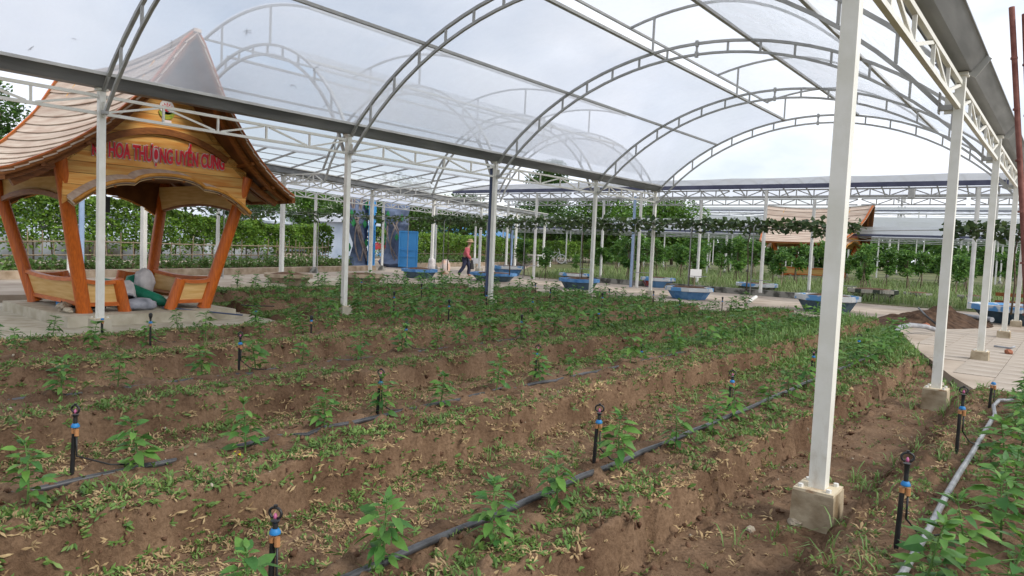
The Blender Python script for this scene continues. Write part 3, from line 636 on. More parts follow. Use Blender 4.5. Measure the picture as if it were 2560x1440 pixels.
# ------------------------------------------------------------------ cross canopy beyond the field
def cross_canopy(x0, x1, yf, yb, zt, posts_f, posts_b, zbase, label, n_bay, rise=0.5, detail=True, sk=0.0):
    c = empty('walkway_canopy', ((x0+x1)/2, yf, 0), label, 'canopy')
    fy = lambda x: yf + sk*(x-x0); by = lambda x: yb + sk*(x-x0)
    for x, zb in posts_f: M().lathe((x, fy(x), 0), [(0.055, zb), (0.055, zt)], 10).build('post', MT['paint_dull'], c, smooth=True, ang=40)
    for x, zb in posts_b:
        p = M().lathe((x, by(x), 0), [(0.055, zb), (0.055, zt-0.02)], 10).build('post', MT['paint_dull'], c, smooth=True, ang=40)
        M().lathe((x, by(x), 0), [(0.17, -0.14), (0.15, -0.02), (0.06, 0.10)], 10).build('base_cone', MT['greyconc'], p, smooth=True, ang=50)
    for fn, z in ((fy, zt), (by, zt-0.02)):
        px = np.linspace(x0, x1, n_bay+1)
        for i in range(n_bay):
            if detail: truss(c, (px[i], fn(px[i]), z), (px[i+1], fn(px[i+1]), z), 0.20, 6, MT['frame'], 0.04, 0.03, flip=True)
            else:
                t = M(); P = [Vector((px[i]+(px[i+1]-px[i])*k/6, fn(px[i]), z)) for k in range(7)]; D = Vector((0, 0, -0.2))
                t.bar(P[0], P[6], .04).bar(P[0]+D, P[6]+D, .04)
                for k in range(6): t.bar(P[k]+(D if k % 2 else D*0), P[k+1]+(D*0 if k % 2 else D), .025)
                t.build('truss', MT['frame'], c)
    f = M().bar((x0, fy(x0)-0.05, zt+0.11), (x1, fy(x1)-0.05, zt+0.11), 0.10, 0.13).build('fascia', MT['navy'], c)
    M().bar((x0, by(x0)+0.05, zt+0.07), (x1, by(x1)+0.05, zt+0.07), 0.10, 0.10).build('fascia', MT['frame'], c)
    prof = lambda t: zt+0.15 - 0.06*t + rise*math.sin(math.pi*t)
    rows = [[(x, fy(x)+(yb-yf)*t, prof(t)+0.015*math.sin(x*2.1)) for x in np.linspace(x0, x1, 24)] for t in np.linspace(0, 1, 9)]
    quad_film('film_sheet', rows, MT['film_far'], c)
    for x in np.linspace(x0, x1, n_bay*(4 if detail else 1)+1):
        M().rectpath([(x, fy(x)+(yb-yf)*t, prof(t)-0.035) for t in np.linspace(0, 1, 8)], 0.035, 0.035).build('rib', MT['frame'], c)
    return c
cc = cross_canopy(-11.2, 13.5, 22.4, 25.8, 3.28, [(-6.7, -.1), (-2.1, -.1), (2.3, 0.05), (7.9, 0.05), (12.3, -.1)], [(-10.9, -.1), (-5.7, -.1), (-1.35, -.1), (2.8, -.1), (8.05, -.1), (12.4, -.1)], -.1, 'long cross canopy with dark navy fascia spanning the view beyond the field', 8, rise=0.42)
M().box((6.35, 22.3, 3.12), (0.16, 0.16, 0.26)).build('downpipe_box', MT['frame'], cc)
far = [(-26, 20, 52, 55.5, 3.30, 'translucent grey canopy just behind the second pavilion roof', 7),
       (-34, 22, 61, 65, 3.75, 'pale film canopy in the second row behind the far pavilion', 8),
       (-44, 26, 76, 80, 4.9, 'white canopy in the third row beyond the orchard', 8),
       (-50, 30, 92, 97, 7.0, 'highest and farthest pale canopy under the mast', 8),
       (-30, 12, 44.5, 47.5, 2.55, 'lowest grey canopy with white posts amid the orchard saplings', 7)]
for x0, x1, y0, y1, z, lab, n in far:
    px = [(x, -.1) for x in np.linspace(x0+1, x1-1, n)]
    cross_canopy(x0, x1, y0, y1, z, px, px, -.1, lab, n, rise=0.55, detail=False, sk=0.0)

# ------------------------------------------------------------------ pavilion
PY = 4.86
PROF = [(0.0, 3.90), (0.06, 3.86), (0.29, 3.46), (0.50, 3.10), (0.65, 2.92), (0.90, 2.64), (1.13, 2.41), (1.33, 2.25), (1.52, 2.11), (1.73, 1.985), (1.90, 1.89), (2.06, 1.83)]
PS, PZ = [p[0] for p in PROF], [p[1] for p in PROF]
def prof_z(s): return float(np.interp(abs(s), PS, PZ))
def prof_s(z): return float(np.interp(-z, [-a for a in PZ], PS))
def pavilion(origin, ang, scale, label, detail=True, flare=0.34):
    """Built at the near pavilion's place, then moved as a whole when origin is given."""
    R0 = Vector((-1.72, PY, -0.16)); pv = empty('pavilion', R0, label, 'pavilion')
    XM = -1.72
    def roof_pt(s, u, side, off=0.0):
        xf = (0.60 if flare > .2 else 0.10)-flare*s; xb = 2*XM-xf; x = xb+(xf-xb)*u
        lift = -0.20*(1-(2*u-1)**2)*(1-s/2.3)
        sl = (prof_z(min(s+.06, 2.06))-prof_z(max(s-.06, 0)))/0.12; nrm = Vector((0, -sl*side, 1)).normalized()
        return Vector((x, PY+side*s, prof_z(s)+lift)) + nrm*off
    # plinth and posts
    M().box((XM+0.02, PY, -0.08), (2.62, 2.42, 0.16)).build('plinth', MT['plinth'], pv)
    feet = {}
    for sx in (1, -1):
        for sy in (-1, 1):
            f = Vector((XM+sx*0.96, PY+sy*0.87, 0.0)); h = Vector((XM+sx*1.36, PY+sy*1.31, 2.0)); feet[(sx, sy)] = (f, h)
            t = M().tube([f, f.lerp(h, .03), f.lerp(h, 0.5), h+(h-f)*0.05], [0.108, 0.094, 0.09, 0.085], 14).build('column', MT['orange'], pv, smooth=True, ang=50)
    def on(k, t): return feet[k][0].lerp(feet[k][1], t)
    # roof
    rf = M()
    for side in (-1, 1):
        n, mm = 14, 12
        base = len(rf.v)
        for i in range(n+1):
            s = 2.05*i/n
            for j in range(mm+1): rf.v.append(tuple(roof_pt(s, j/mm, side, -0.045)))
        for i in range(n):
            for j in range(mm):
                a = base+i*(mm+1)+j; rf.f.append((a, a+1, a+mm+2, a+mm+1))
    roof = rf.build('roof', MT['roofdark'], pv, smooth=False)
    nrow = 15 if detail else 12
    for side in (-1, 1):
        for i in range(nrow):
            s0, s1 = 2.05*i/nrow, 2.05*(i+1)/nrow-0.004
            for j0, j1 in (((0, 0.47), (0.475, 1.0)) if detail and i % 2 else ((0, 1.0),)):
                us = np.linspace(j0, j1, 9); m_ = M()
                lo = [roof_pt(s0, u, side, -0.004) for u in us]; hi = [roof_pt(s1, u, side, 0.014) for u in us]
                lo2 = [roof_pt(s0, u, side, -0.02) for u in us]; hi2 = [roof_pt(s1, u, side, -0.008) for u in us]
                n = len(us); m_.add(lo+hi+lo2+hi2, [(a, a+1, n+a+1, n+a) for a in range(n-1)] + [(n+a, n+a+1, 3*n+a+1, 3*n+a) for a in range(n-1)] + [(0, n, 3*n, 2*n), (n-1, 3*n-1, 4*n-1, 2*n-1)])
                m_.build('plank', MT['roofplank'], roof)
    # ridge cap
    M().rectpath([roof_pt(0.0, u, 1, 0.02) for u in np.linspace(0, 1, 13)], 0.10, 0.05).build('ridge_cap', MT['paint_dull'] if not detail else MT['roofplank'], roof)
    # bargeboards
    for u in (0.0, 1.0):
        for side in (-1, 1):
            ss = np.linspace(0.0, 2.05, 18); uu = u
            dx = -0.012 if u == 1 else 0.012
            lo = [roof_pt(s, uu, side, -0.055)+Vector((dx, 0, 0)) for s in ss]; hi = [roof_pt(s, uu, side, 0.03)+Vector((dx, 0, 0)) for s in ss]
            M().strip(lo, hi, (dx*4, 0, 0)).build('bargeboard', MT['brown'], pv)
            lo = [p+Vector((0, 0, 0.0)) for p in hi]; hi2 = [p+Vector((0, 0, 0.022)) for p in hi]
            M().strip(lo, hi2, (dx*5, 0, 0)).build('edge_trim', MT['orange_h'], pv)
    # eave boards and exposed framing below the eaves
    for side in (-1, 1):
        M().rectpath([roof_pt(2.04, u, side, -0.05) for u in np.linspace(0, 1, 9)], 0.06, 0.09).build('eave_board', MT['brown'], pv)
        for u in (0.955, 0.80, 0.62, 0.40, 0.2, 0.045):
            M().rectpath([roof_pt(s, u, side, -0.085) for s in np.linspace(0.05, 2.0, 12)], 0.07, 0.06).build('rafter', MT['brown'], pv)
        for s in (1.2, 1.65):
            M().rectpath([roof_pt(s, u, side, -0.07) for u in np.linspace(0.02, 0.98, 9)], 0.05, 0.045).build('batten', MT['brown'], pv)
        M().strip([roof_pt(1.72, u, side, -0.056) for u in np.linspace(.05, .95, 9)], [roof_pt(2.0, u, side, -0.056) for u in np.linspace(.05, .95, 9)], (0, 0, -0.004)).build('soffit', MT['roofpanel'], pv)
        for x in (XM+1.36, XM-1.36):
            pts = [Vector((x, PY+side*s, prof_z(s)-0.19)) for s in np.linspace(0.35, 1.86, 10)]
            M().rectpath(pts, 0.08, 0.09).build('rafter', MT['brown'], pv)
    # gable walls of horizontal planks, cut to the roof above and the arch below
    def arch_low(y):
        t = abs(y-PY)
        return 1.90 + 0.10*math.cos(min(t/0.45, 1)*math.pi/2) if t < 0.45 else 1.90 - 0.36*((t-0.45)/0.80)**1.7
    for sx in (1, -1):
        xg = XM+sx*1.40; zs = np.arange(1.46, 3.62, 0.155)
        for i, z0 in enumerate(zs):
            z1 = z0+0.149; hw = min(prof_s(z0+0.12), 1.30)
            ys_ = np.linspace(PY-hw, PY+hw, 25); lo = []; hi = []; runs = []
            for y in ys_:
                b = max(z0, arch_low(y) - (0.16 if sx < 0 else 0)); t = min(z1, prof_z(y-PY)-0.10)
                if t-b > 0.004: lo.append(Vector((xg, y, b))); hi.append(Vector((xg, y, t)))
                else:
                    if len(lo) > 1: runs.append((lo, hi))
                    lo, hi = [], []
            if len(lo) > 1: runs.append((lo, hi))
            for a, b in runs: M().strip(a, b, (-sx*0.03, 0, 0)).build('plank', MT['plank'], pv)
        yb = np.linspace(PY-1.28, PY+1.28, 25); lo = [Vector((xg-sx*.034, y, arch_low(y)+.03-(0.16 if sx < 0 else 0))) for y in yb]; hi = [Vector((xg-sx*.034, y, max(prof_z(y-PY)-.12, arch_low(y)+.05))) for y in yb]
        M().strip(lo, hi, (-sx*0.01, 0, 0)).build('gable_backing', MT['roofdark'], pv)
        # curved tie beam
        ty = [(PY+t, 2.62-0.27*(t/0.9)**2) for t in np.linspace(-0.95, 0.95, 15)]
        M().rectpath([(xg+sx*0.03, y, z) for y, z in ty], 0.09, 0.06, up=Vector((sx, 0, 0))).build('tie_beam', MT['brown'], pv)
        # three-lobed eyebrow canopy and its golden front trim
        yy = np.linspace(-1.25, 1.25, 41); zl = []
        for t in yy:
            a = abs(t)
            if a < 0.45: z = 1.845+0.15*math.sqrt(max(1-(a/0.50)**2, 0))
            else:
                q = (a-0.45)/0.80; z = 1.86+0.025*math.sin(min(q*3.2, 1.6)) - 0.36*q**2
            zl.append(z)
        lo = [Vector((xg+sx*0.24, PY+t, z)) for t, z in zip(yy, zl)]; hi = [Vector((xg, PY+t, z+0.09)) for t, z in zip(yy, zl)]
        M().strip(lo, hi, (0, 0, -0.035)).build('eyebrow_canopy', MT['roofplank'], pv)
        M().tube(lo, 0.028, 6).build('arch_trim', MT['gold'], pv, smooth=True)
        lo2 = [p+Vector((0, 0, -0.05)) for p in lo]; hi2 = [p+Vector((-sx*0.22, 0, 0.02)) for p in lo]
        M().strip(lo2, hi2, (0, 0, -0.012)).build('arch_soffit', MT['roofpanel'], pv)
        for t in (-1.0, -0.75, -0.2, 0.2, 0.75, 1.0):
            j = int((t+1.25)/2.5*40); M().bar(lo2[j]+Vector((0, 0, -.015)), hi2[j]+Vector((0, 0, -.015)), 0.03, 0.03).build('batten', MT['brown'], pv)
    # side valances
    for sy in (-1, 1):
        yv = PY+sy*1.22; xx = np.linspace(XM-1.3, XM+1.3, 15)
        lo = [Vector((x, yv, 1.56+0.12*(1-((x-XM)/1.3)**2))) for x in xx]; hi = [Vector((x, yv, 1.98)) for x in xx]
        M().strip(lo, hi, (0, -sy*0.03, 0)).build('valance', MT['panel'], pv)
        M().rectpath([p+Vector((0, sy*0.01, 0)) for p in lo], 0.06, 0.07).build('valance_trim', MT['brown'], pv)
        M().rectpath([p+Vector((0, sy*0.02, -0.07)) for p in hi], 0.05, 0.06).build('valance_trim', MT['brown'], pv)
    # dark ceiling
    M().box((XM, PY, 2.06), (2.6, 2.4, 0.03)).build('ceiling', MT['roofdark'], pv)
    # benches: full side panels, half panels with short posts front and back
    def panel(a0, a1, b0, b1, sag=0.03):
        """a at the foot line, b at the rail line; two bottom and two top points."""
        n = 9
        lo = [Vector(a0).lerp(Vector(a1), i/n) for i in range(n+1)]; hi = [Vector(b0).lerp(Vector(b1), i/n)+Vector((0, 0, -sag*math.sin(math.pi*i/n))) for i in range(n+1)]
        M().strip(lo, hi, (0.018, 0.018, 0)).build('panel', MT['panel'], pv)
        M().rectpath([p+Vector((0.01, 0.01, 0)) for p in hi], 0.085, 0.055).build('rail', MT['orange_h'], pv)
        M().rectpath([p+Vector((0.01, 0.01, 0)) for p in lo], 0.07, 0.055).build('rail', MT['orange_h'], pv)
    for sy in (-1, 1):
        panel(on((-1, sy), .06), on((1, sy), .06), on((-1, sy), .245), on((1, sy), .245), 0.05)
        z = 0.17; p, q = on((-1, sy), .085), on((1, sy), .085)
        M().bar(p+Vector((0, -sy*0.17, 0)), q+Vector((0, -sy*0.17, 0)), 0.26, 0.04).build('seat', MT['brown'], pv)
    for sx in (1, -1):
        for sy in (-1, 1):
            c = (sx, sy); f = on(c, 0); e = Vector((f.x+sx*0.0, PY+sy*0.33, 0)); et = e+Vector((sx*0.07, sy*0.13, 0.47))
            M().tube([e, e.lerp(et, .06), et], [0.095, 0.085, 0.08], 12).build('short_post', MT['orange'], pv, smooth=True, ang=50)
            d = (et-e)/0.47
            panel(on(c, .06), e+d*0.12, on(c, .235), e+d*0.45, 0.03)
    return pv, XM
pav, PXM = pavilion(None, 0, 1, 'near wooden pavilion with curved shingle roof and red lettering on its gable')
# lettering on the front gable
def text_mesh(body, size, depth, offset, m, name, parent, loc, squeeze):
    cu = bpy.data.curves.new('txt', 'FONT'); cu.body = body; cu.size = size; cu.extrude = depth; cu.offset = offset; cu.align_x = 'CENTER'; cu.align_y = 'CENTER'; cu.resolution_u = 3
    ob = bpy.data.objects.new('txt', cu); COL.objects.link(ob); dg = bpy.context.evaluated_depsgraph_get(); dg.update()
    me = bpy.data.meshes.new_from_object(ob.evaluated_get(dg)); bpy.data.objects.remove(ob)
    me.materials.clear(); me.materials.append(m)
    # letters read from +X: text x -> world +Y, text y -> world Z
    me.transform(Matrix(((0, 0, 1, 0), (squeeze, 0, 0, 0), (0, 1, 0, 0), (0, 0, 0, 1))))
    o = link(name, me, parent); o.location = Vector(loc)-wl(parent); return o
SX = PXM+1.40
SIGN = 'KỲ HOA THƯỢNG UYỂN CUNG'
text_mesh(SIGN, 0.28, 0.006, 0.019, MT['sign_white'], 'letter_outline', pav, (SX+0.012, PY-0.02, 2.265), 0.46)
text_mesh(SIGN, 0.28, 0.006, 0.008, MT['sign_red'], 'lettering', pav, (SX+0.024, PY-0.02, 2.265), 0.46)
# round emblem
def disc(name, c, r, m, parent, k=24, th=0.008):
    pts = [Vector((c[0], c[1]+r*math.cos(2*math.pi*j/k), c[2]+r*math.sin(2*math.pi*j/k))) for j in range(k)]
    return M().prism(pts, (0, 0, 0), (th, 0, 0)).build(name, m, parent)
em = disc('emblem', (SX+0.012, PY+0.03, 2.975), 0.105, MT['white'], pav)
disc('emblem_disc', (SX+0.022, PY+0.03, 2.955), 0.042, MT['sign_red'], em)
for kx in range(7):
    a = math.pi*(kx/6); c = Vector((SX+0.022, PY+0.03+0.072*math.cos(a), 2.955+0.072*math.sin(a)))
    d = Vector((0, math.cos(a), math.sin(a))); e = Vector((0, -math.sin(a), math.cos(a)))
    M().prism([c-d*.014-e*.008, c-d*.014+e*.008, c+d*.016], (0, 0, 0), (.006, 0, 0)).build('emblem_ray', MT['sign_red'], em)
MT['yellowgreen'] = mat('yellow_green_print', (0.42, 0.38, 0.03), (0.16, 0.30, 0.05), scale=14, rough=0.5, stretch=(1, 1, 3))
M().prism([Vector((SX+0.012, PY+0.03+0.12*math.cos(a)*1.0, 2.93+0.13*math.sin(a))) for a in np.linspace(math.pi*1.05, math.pi*1.95, 12)], (0, 0, 0), (.008, 0, 0)).build('emblem_bowl', MT['yellowgreen'], em)
M().box((SX+0.016, PY+0.03, 2.775), (0.008, 0.13, 0.035)).build('emblem_label', MT['sign_white'], em)
pav.scale = (1.075,)*3; pav.location = Vector((pav.location.x*1.075-.756, pav.location.y*1.075, pav.location.z*1.075-.091))
# second pavilion far across the orchard, turned and with straighter roof ends
pav2, _ = pavilion(None, 0, 1, 'x', False, 0.33); text_mesh(SIGN, 0.28, 0.006, 0.008, MT['sign_red'], 'lettering', pav2, (SX+0.024, PY-0.02, 2.265), 0.46); pav2['label'] = 'far wooden pavilion with saddle roof standing in the orchard beyond the cross canopy'
pav['group'] = pav2['group'] = 'wooden pavilions'
pav2.location = (-2.5, 45.2, -0.10); pav2.rotation_euler = (0, 0, rad(-6)); pav2.scale = (1.42, 1.25, 1.12)
# ------------------------------------------------------------------ foliage tools
def leaf_quads(P, size, ratio=0.5, up=0.35, jitter=0.35, rng=RNG, fold=0.15):
    """One bent diamond leaf per point: 4 vertices, 2 triangles, each an island."""
    n = len(P); d = rng.normal(size=(n, 3)); d[:, 2] *= 0.6; d /= np.linalg.norm(d, axis=1)[:, None]
    nr = rng.normal(size=(n, 3)); nr[:, 2] += up*3; s = np.cross(d, nr); s /= np.maximum(np.linalg.norm(s, axis=1), 1e-6)[:, None]
    nn = np.cross(s, d)
    L_ = size*(1+jitter*rng.uniform(-1, 1, n))[:, None]; W_ = L_*ratio
    base = P; tip = P+d*L_-nn*L_*0.12; mid = P+d*L_*0.45
    V_ = np.stack([base, mid+s*W_*0.5+nn*L_*fold, tip, mid-s*W_*0.5+nn*L_*fold], 1).reshape(-1, 3)
    a = np.arange(n)*4
    F_ = np.concatenate([np.stack([a, a+1, a+2], -1), np.stack([a, a+2, a+3], -1)])
    return V_, F_
def clump_points(cs, rs, n, rng=RNG, shell=0.55):
    cs, rs = np.asarray(cs, float), np.asarray(rs, float)
    w = rs.prod(axis=1)**(2/3); k = rng.choice(len(cs), n, p=w/w.sum())
    d = rng.normal(size=(n, 3)); d /= np.linalg.norm(d, axis=1)[:, None]
    r = shell+(1-shell)*rng.random(n)**0.7; r *= (0.85+0.3*rng.random(n))
    return cs[k]+d*rs[k]*r[:, None]
def foliage(name, P, size, m, parent, ratio=0.5, up=0.35, **kw):
    V_, F_ = leaf_quads(P, size, ratio, up, **kw); V_ = V_-np.array(wl(parent)) if parent else V_
    return link(name, mesh_np(name, V_, F_, m), parent)
def tree(name, label, base, top, rx, n, leaf, m, trunk_h, cat='tree', group=None, seed=1, limbs=6, ratio=0.55, tr=0.14, nclump=16, flat=1.0):
    rng = np.random.default_rng(seed); b = Vector(base); t = empty(name, b, label, cat, group)
    H = top-b.z; cz0 = b.z+trunk_h; cs, rs = [], []
    for i in range(nclump):
        a = rng.uniform(0, 2*math.pi); q = rng.uniform(0, 1)**0.6; zz = cz0+(top-cz0)*rng.uniform(0.15, 0.9)
        prof = math.sin(math.pi*min(max((zz-cz0)/(top-cz0)*0.85+0.12, 0), 1))
        cs.append((b.x+rx*q*prof*0.8*math.cos(a), b.y+rx*q*prof*0.8*math.sin(a), zz)); k = rng.uniform(0.28, 0.48)*rx
        rs.append((k, k, k*0.8*flat))
    mt = M(); mt.tube([b, b+Vector((0.05*H*rng.normal()*.3, 0, trunk_h*0.6)), Vector((b.x, b.y, cz0+0.3*(top-cz0)))], [tr, tr*0.8, tr*0.4], 7)
    for i in range(min(limbs, nclump)):
        c = Vector(cs[i]); s = b+Vector((0, 0, trunk_h*rng.uniform(0.55, 1.0))); mt.tube([s, s.lerp(c, .5)+Vector((0, 0, .08*H)), c], [tr*.5, tr*.3, tr*.12], 5)
    mt.build('trunk', MT['bark'], t, smooth=True)
    foliage('crown', clump_points(cs, rs, n, rng), leaf, m, t, ratio, rng=rng)
    return t
# ------------------------------------------------------------------ hedges
HEDGE = [(-12.5, 2), (-14.5, 9), (-16.5, 17), (-17.3, 20.2), (-18.2, 24.5), (-20, 31.5), (-23, 45), (-25, 60)]
def hedge(name, pts, z0, z1, th, n, leaf, label, seed):
    rng = np.random.default_rng(seed); t = empty(name, (*pts[0], 0), label, 'hedge')
    pts = [np.array(p, float) for p in pts]; ln = [np.linalg.norm(b-a) for a, b in zip(pts[:-1], pts[1:])]; tot = sum(ln)
    q = rng.uniform(0, tot, n); P = np.zeros((n, 3)); acc = 0
    for (a, b, l) in zip(pts[:-1], pts[1:], ln):
        k = (q >= acc) & (q < acc+l); f = ((q[k]-acc)/l)[:, None]; P[k, :2] = a+(b-a)*f; acc += l
    side = rng.random(n); lump = fbm(q*1.0, q*0+3, 1.1, 3, seed)
    zt = (z1+(0.5*(1-smoothstep(8, 14, q)) if seed == 3 else 0))+lump*0.28+fbm(q, q*0, 4.0, 2, seed+1)*0.16
    zz = z0+(zt-z0)*rng.random(n)**0.8
    topm = side < 0.25; zz[topm] = zt[topm]-rng.random(topm.sum())*0.12
    P[:, 2] = zz
    out = np.where(topm, rng.uniform(-1, 1, n), np.where(side < 0.9, 1, -1))*(th/2)*(0.82+0.3*rng.random(n)+fbm(q, zz, 1.6, 3, seed+2)*0.5)
    P[:, 0] += out*0.957; P[:, 1] += out*0.25
    keep = (zz > z0+0.22+0.35*fbm(q, q*0+9, 0.9, 3, seed+5)) | (rng.random(n) < 0.25)
    foliage('foliage', P[keep], leaf, MT['hedge'], t, 0.62, 0.1, rng=rng)
    mt = M(); acc = 0
    for (a, b, l) in zip(pts[:-1], pts[1:], ln):
        for f in np.arange(0.2, l, 0.55):
            p = a+(b-a)*f/l; j = rng.normal(size=2)*.06; mt.tube([(p[0]+j[0], p[1]+j[1], -.1), (p[0]-j[1], p[1]+j[0], z0+0.5), (p[0]+j[0]*2, p[1], z1-0.3)], [.03, .025, .012], 5)
    mt.build('stem', MT['bark'], t)
    return t
hedge('hedge', HEDGE[:4], 0.42, 1.66, 0.8, 30000, 0.125, 'tall dark clipped hedge left of the stone gate, behind the near pavilion', 3)
hedge('hedge', HEDGE[4:], 0.20, 1.62, 0.9, 22000, 0.15, 'bright green clipped hedge right of the stone gate, behind the walking person', 5)
# low leafy plants at the hedge foot
rng = np.random.default_rng(21); q = rng.uniform(0, 1, 5200)
P = np.stack([np.interp(q, [0, .5, 1], [-11.2, -13.0, -15.0]), np.interp(q, [0, .5, 1], [5, 12.5, 19.8]), 0.02+0.34*rng.random(5200)**1.2], -1)
P[:, 0] += rng.normal(size=5200)*0.28 + np.sin(q*150)*0.1; P[:, 2] *= 0.6+0.8*np.clip(fbm(q*60, q*0, 1.0, 2, 3)+0.5, 0, 1)
o = foliage('ground_cover', P, 0.11, MT['weed'], None, 0.6, 0.4, rng=rng); tag(o, 'low leafy plants along the foot of the dark hedge', kind='stuff')
q = rng.uniform(0, 1, 4200)
P = np.stack([np.interp(q, [0, .5, 1], [-16.6, -18.6, -21.6]), np.interp(q, [0, .5, 1], [24.8, 31.5, 44]), 0.0+0.45*rng.random(4200)**1.2], -1); P[:, 0] += rng.normal(size=4200)*0.3
o = foliage('ground_cover', P, 0.13, MT['weed'], None, 0.6, 0.4, rng=rng); tag(o, 'low leafy plants in front of the bright hedge', kind='stuff')
MT['palewall'] = mat('peeling_painted_wall', (0.16, 0.14, 0.10), (0.42, 0.46, 0.50), scale=0.9, rough=0.9)
# bamboo fence in front of the dark hedge
fn = empty('bamboo_fence', (-13.8, 9, 0), 'thin rustic bamboo fence in front of the tall dark hedge', 'fence')
fp = [Vector((-11.8, 2.5, 0)), Vector((-13.7, 9.0, 0)), Vector((-15.6, 16.6, 0)), Vector((-16.4, 19.8, 0))]
for zz in (0.36, 0.74):
    for i in range(3): M().tube([fp[i]+Vector((0, 0, zz+random.uniform(-.04, .04))), (fp[i]+fp[i+1])/2+Vector((0, 0, zz+random.uniform(-.05, .03))), fp[i+1]+Vector((0, 0, zz+random.uniform(-.04, .04)))], 0.022, 5).build('rail', MT['bamboo'], fn)
for i in range(52):
    p = along(fp, i/51); h = random.choice([0.62, 0.8, 0.95, 1.05]); M().tube([p, p+Vector((random.uniform(-.06, .06), random.uniform(-.06, .06), h))], 0.018, 5).build('stake', MT['bamboo'], fn)
f2 = empty('bamboo_fence', (-18.5, 32, 0), 'low bamboo rail fence in front of the bright clipped hedge', 'fence')
fq = [Vector((-16.9, 24.8, 0)), Vector((-18.9, 31.5, 0)), Vector((-22.0, 45, 0))]
for zz in (0.55,):
    for i in range(2): M().tube([fq[i]+Vector((0, 0, zz)), fq[i+1]+Vector((0, 0, zz))], 0.02, 5).build('rail', MT['bamboo'], f2)
for i in range(20):
    p = along(fq, i/19); M().tube([p, p+Vector((0, 0, 0.75))], 0.018, 5).build('stake', MT['bamboo'], f2)
o = M().bar((-16.2, 5, 0.40), (-19.0, 19, 0.40), 0.15, 0.75).build('painted_wall', MT['palewall']); tag(o, 'pale painted wall glimpsed through the foot of the dark hedge', 'wall')

# ------------------------------------------------------------------ background trees
TREES = [
 ('dark leafy tree at the left edge behind the near pavilion roof', (-21.4, 8.5, 0), 6.7, 2.2, 6500, 0.17, 'tree', 1.0),
 ('twin-trunked tree above the hedge just right of the near pavilion', (-33.5, 26.5, 0), 5.4, 3.4, 5200, 0.24, 'tree', 2.4),
 ('bushy mid-green tree behind the long pale building', (-37.0, 33.5, 0), 5.2, 3.0, 4200, 0.24, 'treeb', 1.8),
 ('very dark tree left of the stone gate', (-31.5, 33.0, 0), 5.2, 3.3, 5600, 0.24, 'tree', 1.6),
 ('dark spreading tree directly behind the stone gate', (-27.5, 35.5, 0), 5.4, 3.8, 6500, 0.26, 'tree', 1.5),
 ('tree with several slim trunks above the hedge right of the gate', (-28.5, 42.0, 0), 4.6, 3.6, 5200, 0.26, 'tree', 1.9),
 ('tall dark tree rising above the low canopy left of centre', (-30.5, 56.0, 0), 9.0, 3.2, 5200, 0.30, 'tree', 4.2),
 ('broad dark tree behind the bright hedge', (-27.5, 52.0, 0), 5.0, 4.6, 6000, 0.28, 'tree', 1.6),
 ('large bright green tree under the cross canopy', (-24.5, 57.0, 0), 6.6, 5.2, 9000, 0.30, 'treeb', 1.6),
 ('rounded bright green tree at the right end of the tree line', (-19.6, 61.0, 0), 5.9, 4.2, 6500, 0.30, 'treeb', 1.4)]
for i, (lab, b, top, rx, n, lf, mm, th) in enumerate(TREES):
    tree('tree', lab, b, top, rx, n, lf, MT[mm], th, group='trees behind the hedge', seed=100+i, tr=0.16, nclump=20)
rng = np.random.default_rng(5)
P = np.stack([rng.uniform(-50, 60, 16000), rng.uniform(104, 118, 16000), rng.random(16000)*4.6], -1)
o = foliage('far_woods', P, 0.9, MT['tree'], None, 0.7, 0.3, rng=rng); tag(o, 'dark line of far woods along the horizon', kind='stuff')
rng = np.random.default_rng(6)
P = np.stack([rng.uniform(-75, -27, 9000), rng.uniform(40, 112, 9000), rng.random(9000)**1.2*3.6], -1); P[:, 0] -= 6
o = foliage('far_woods', P, 0.8, MT['tree'], None, 0.7, 0.3, rng=rng); tag(o, 'dark undergrowth behind the pale building and hedges', kind='stuff')

# ------------------------------------------------------------------ buildings beyond the hedge
def building(label, p, q, depth, ez, rz_, wallm, roofm, nwin, over=0.6, winz=(1.0, 1.7)):
    p, q = Vector((*p, 0)), Vector((*q, 0)); d = (q-p).normalized(); s = Vector((-d.y, d.x, 0))
    b = empty('building', (p+q)/2, label, 'building'); c = s*depth
    M().bar(p+c/2+Vector((0, 0, ez/2)), q+c/2+Vector((0, 0, ez/2)), depth, ez).build('wall', wallm, b)
    e0, e1 = p-s*over-d*over, q-s*over+d*over; r0, r1 = p+c/2-d*over, q+c/2+d*over; f0, f1 = p+c+s*over-d*over, q+c+s*over+d*over
    z = lambda v, k: v+Vector((0, 0, k))
    M().add([z(e0, ez), z(e1, ez), z(r1, rz_), z(r0, rz_), z(f0, ez), z(f1, ez)], [(0, 1, 2, 3), (3, 2, 5, 4), (0, 3, 4), (1, 5, 2)]).build('roof', roofm, b)
    M().bar(z(e0, ez-0.03), z(e1, ez-0.03), 0.1, 0.16).build('eave_board', MT['whitewall'], b)
    L_ = (q-p).length
    for i in range(nwin):
        a = p+d*(L_*(i+.5)/nwin)-s*0.02; w = M().bar(z(a-d*.7, sum(winz)/2), z(a+d*.7, sum(winz)/2), 0.05, winz[1]-winz[0]).build('window', MT['dark'], b)
        for f in (0.3, 0.6): M().bar(z(a-d*.7-s*.03, winz[0]+f*(winz[1]-winz[0])), z(a+d*.7-s*.03, winz[0]+f*(winz[1]-winz[0])), 0.02, 0.06).build('slat', MT['white'], w)
        M().bar(z(a-s*.03, winz[0]), z(a-s*.03, winz[1]), 0.06, 0.02).build('mullion', MT['white'], w)
    return b
building('long pale blue building with tin roof seen above the dark hedge', (-33.5, 13), (-41, 50), 5.0, 2.15, 3.2, MT['whitewall'], MT['tinroof'], 12)
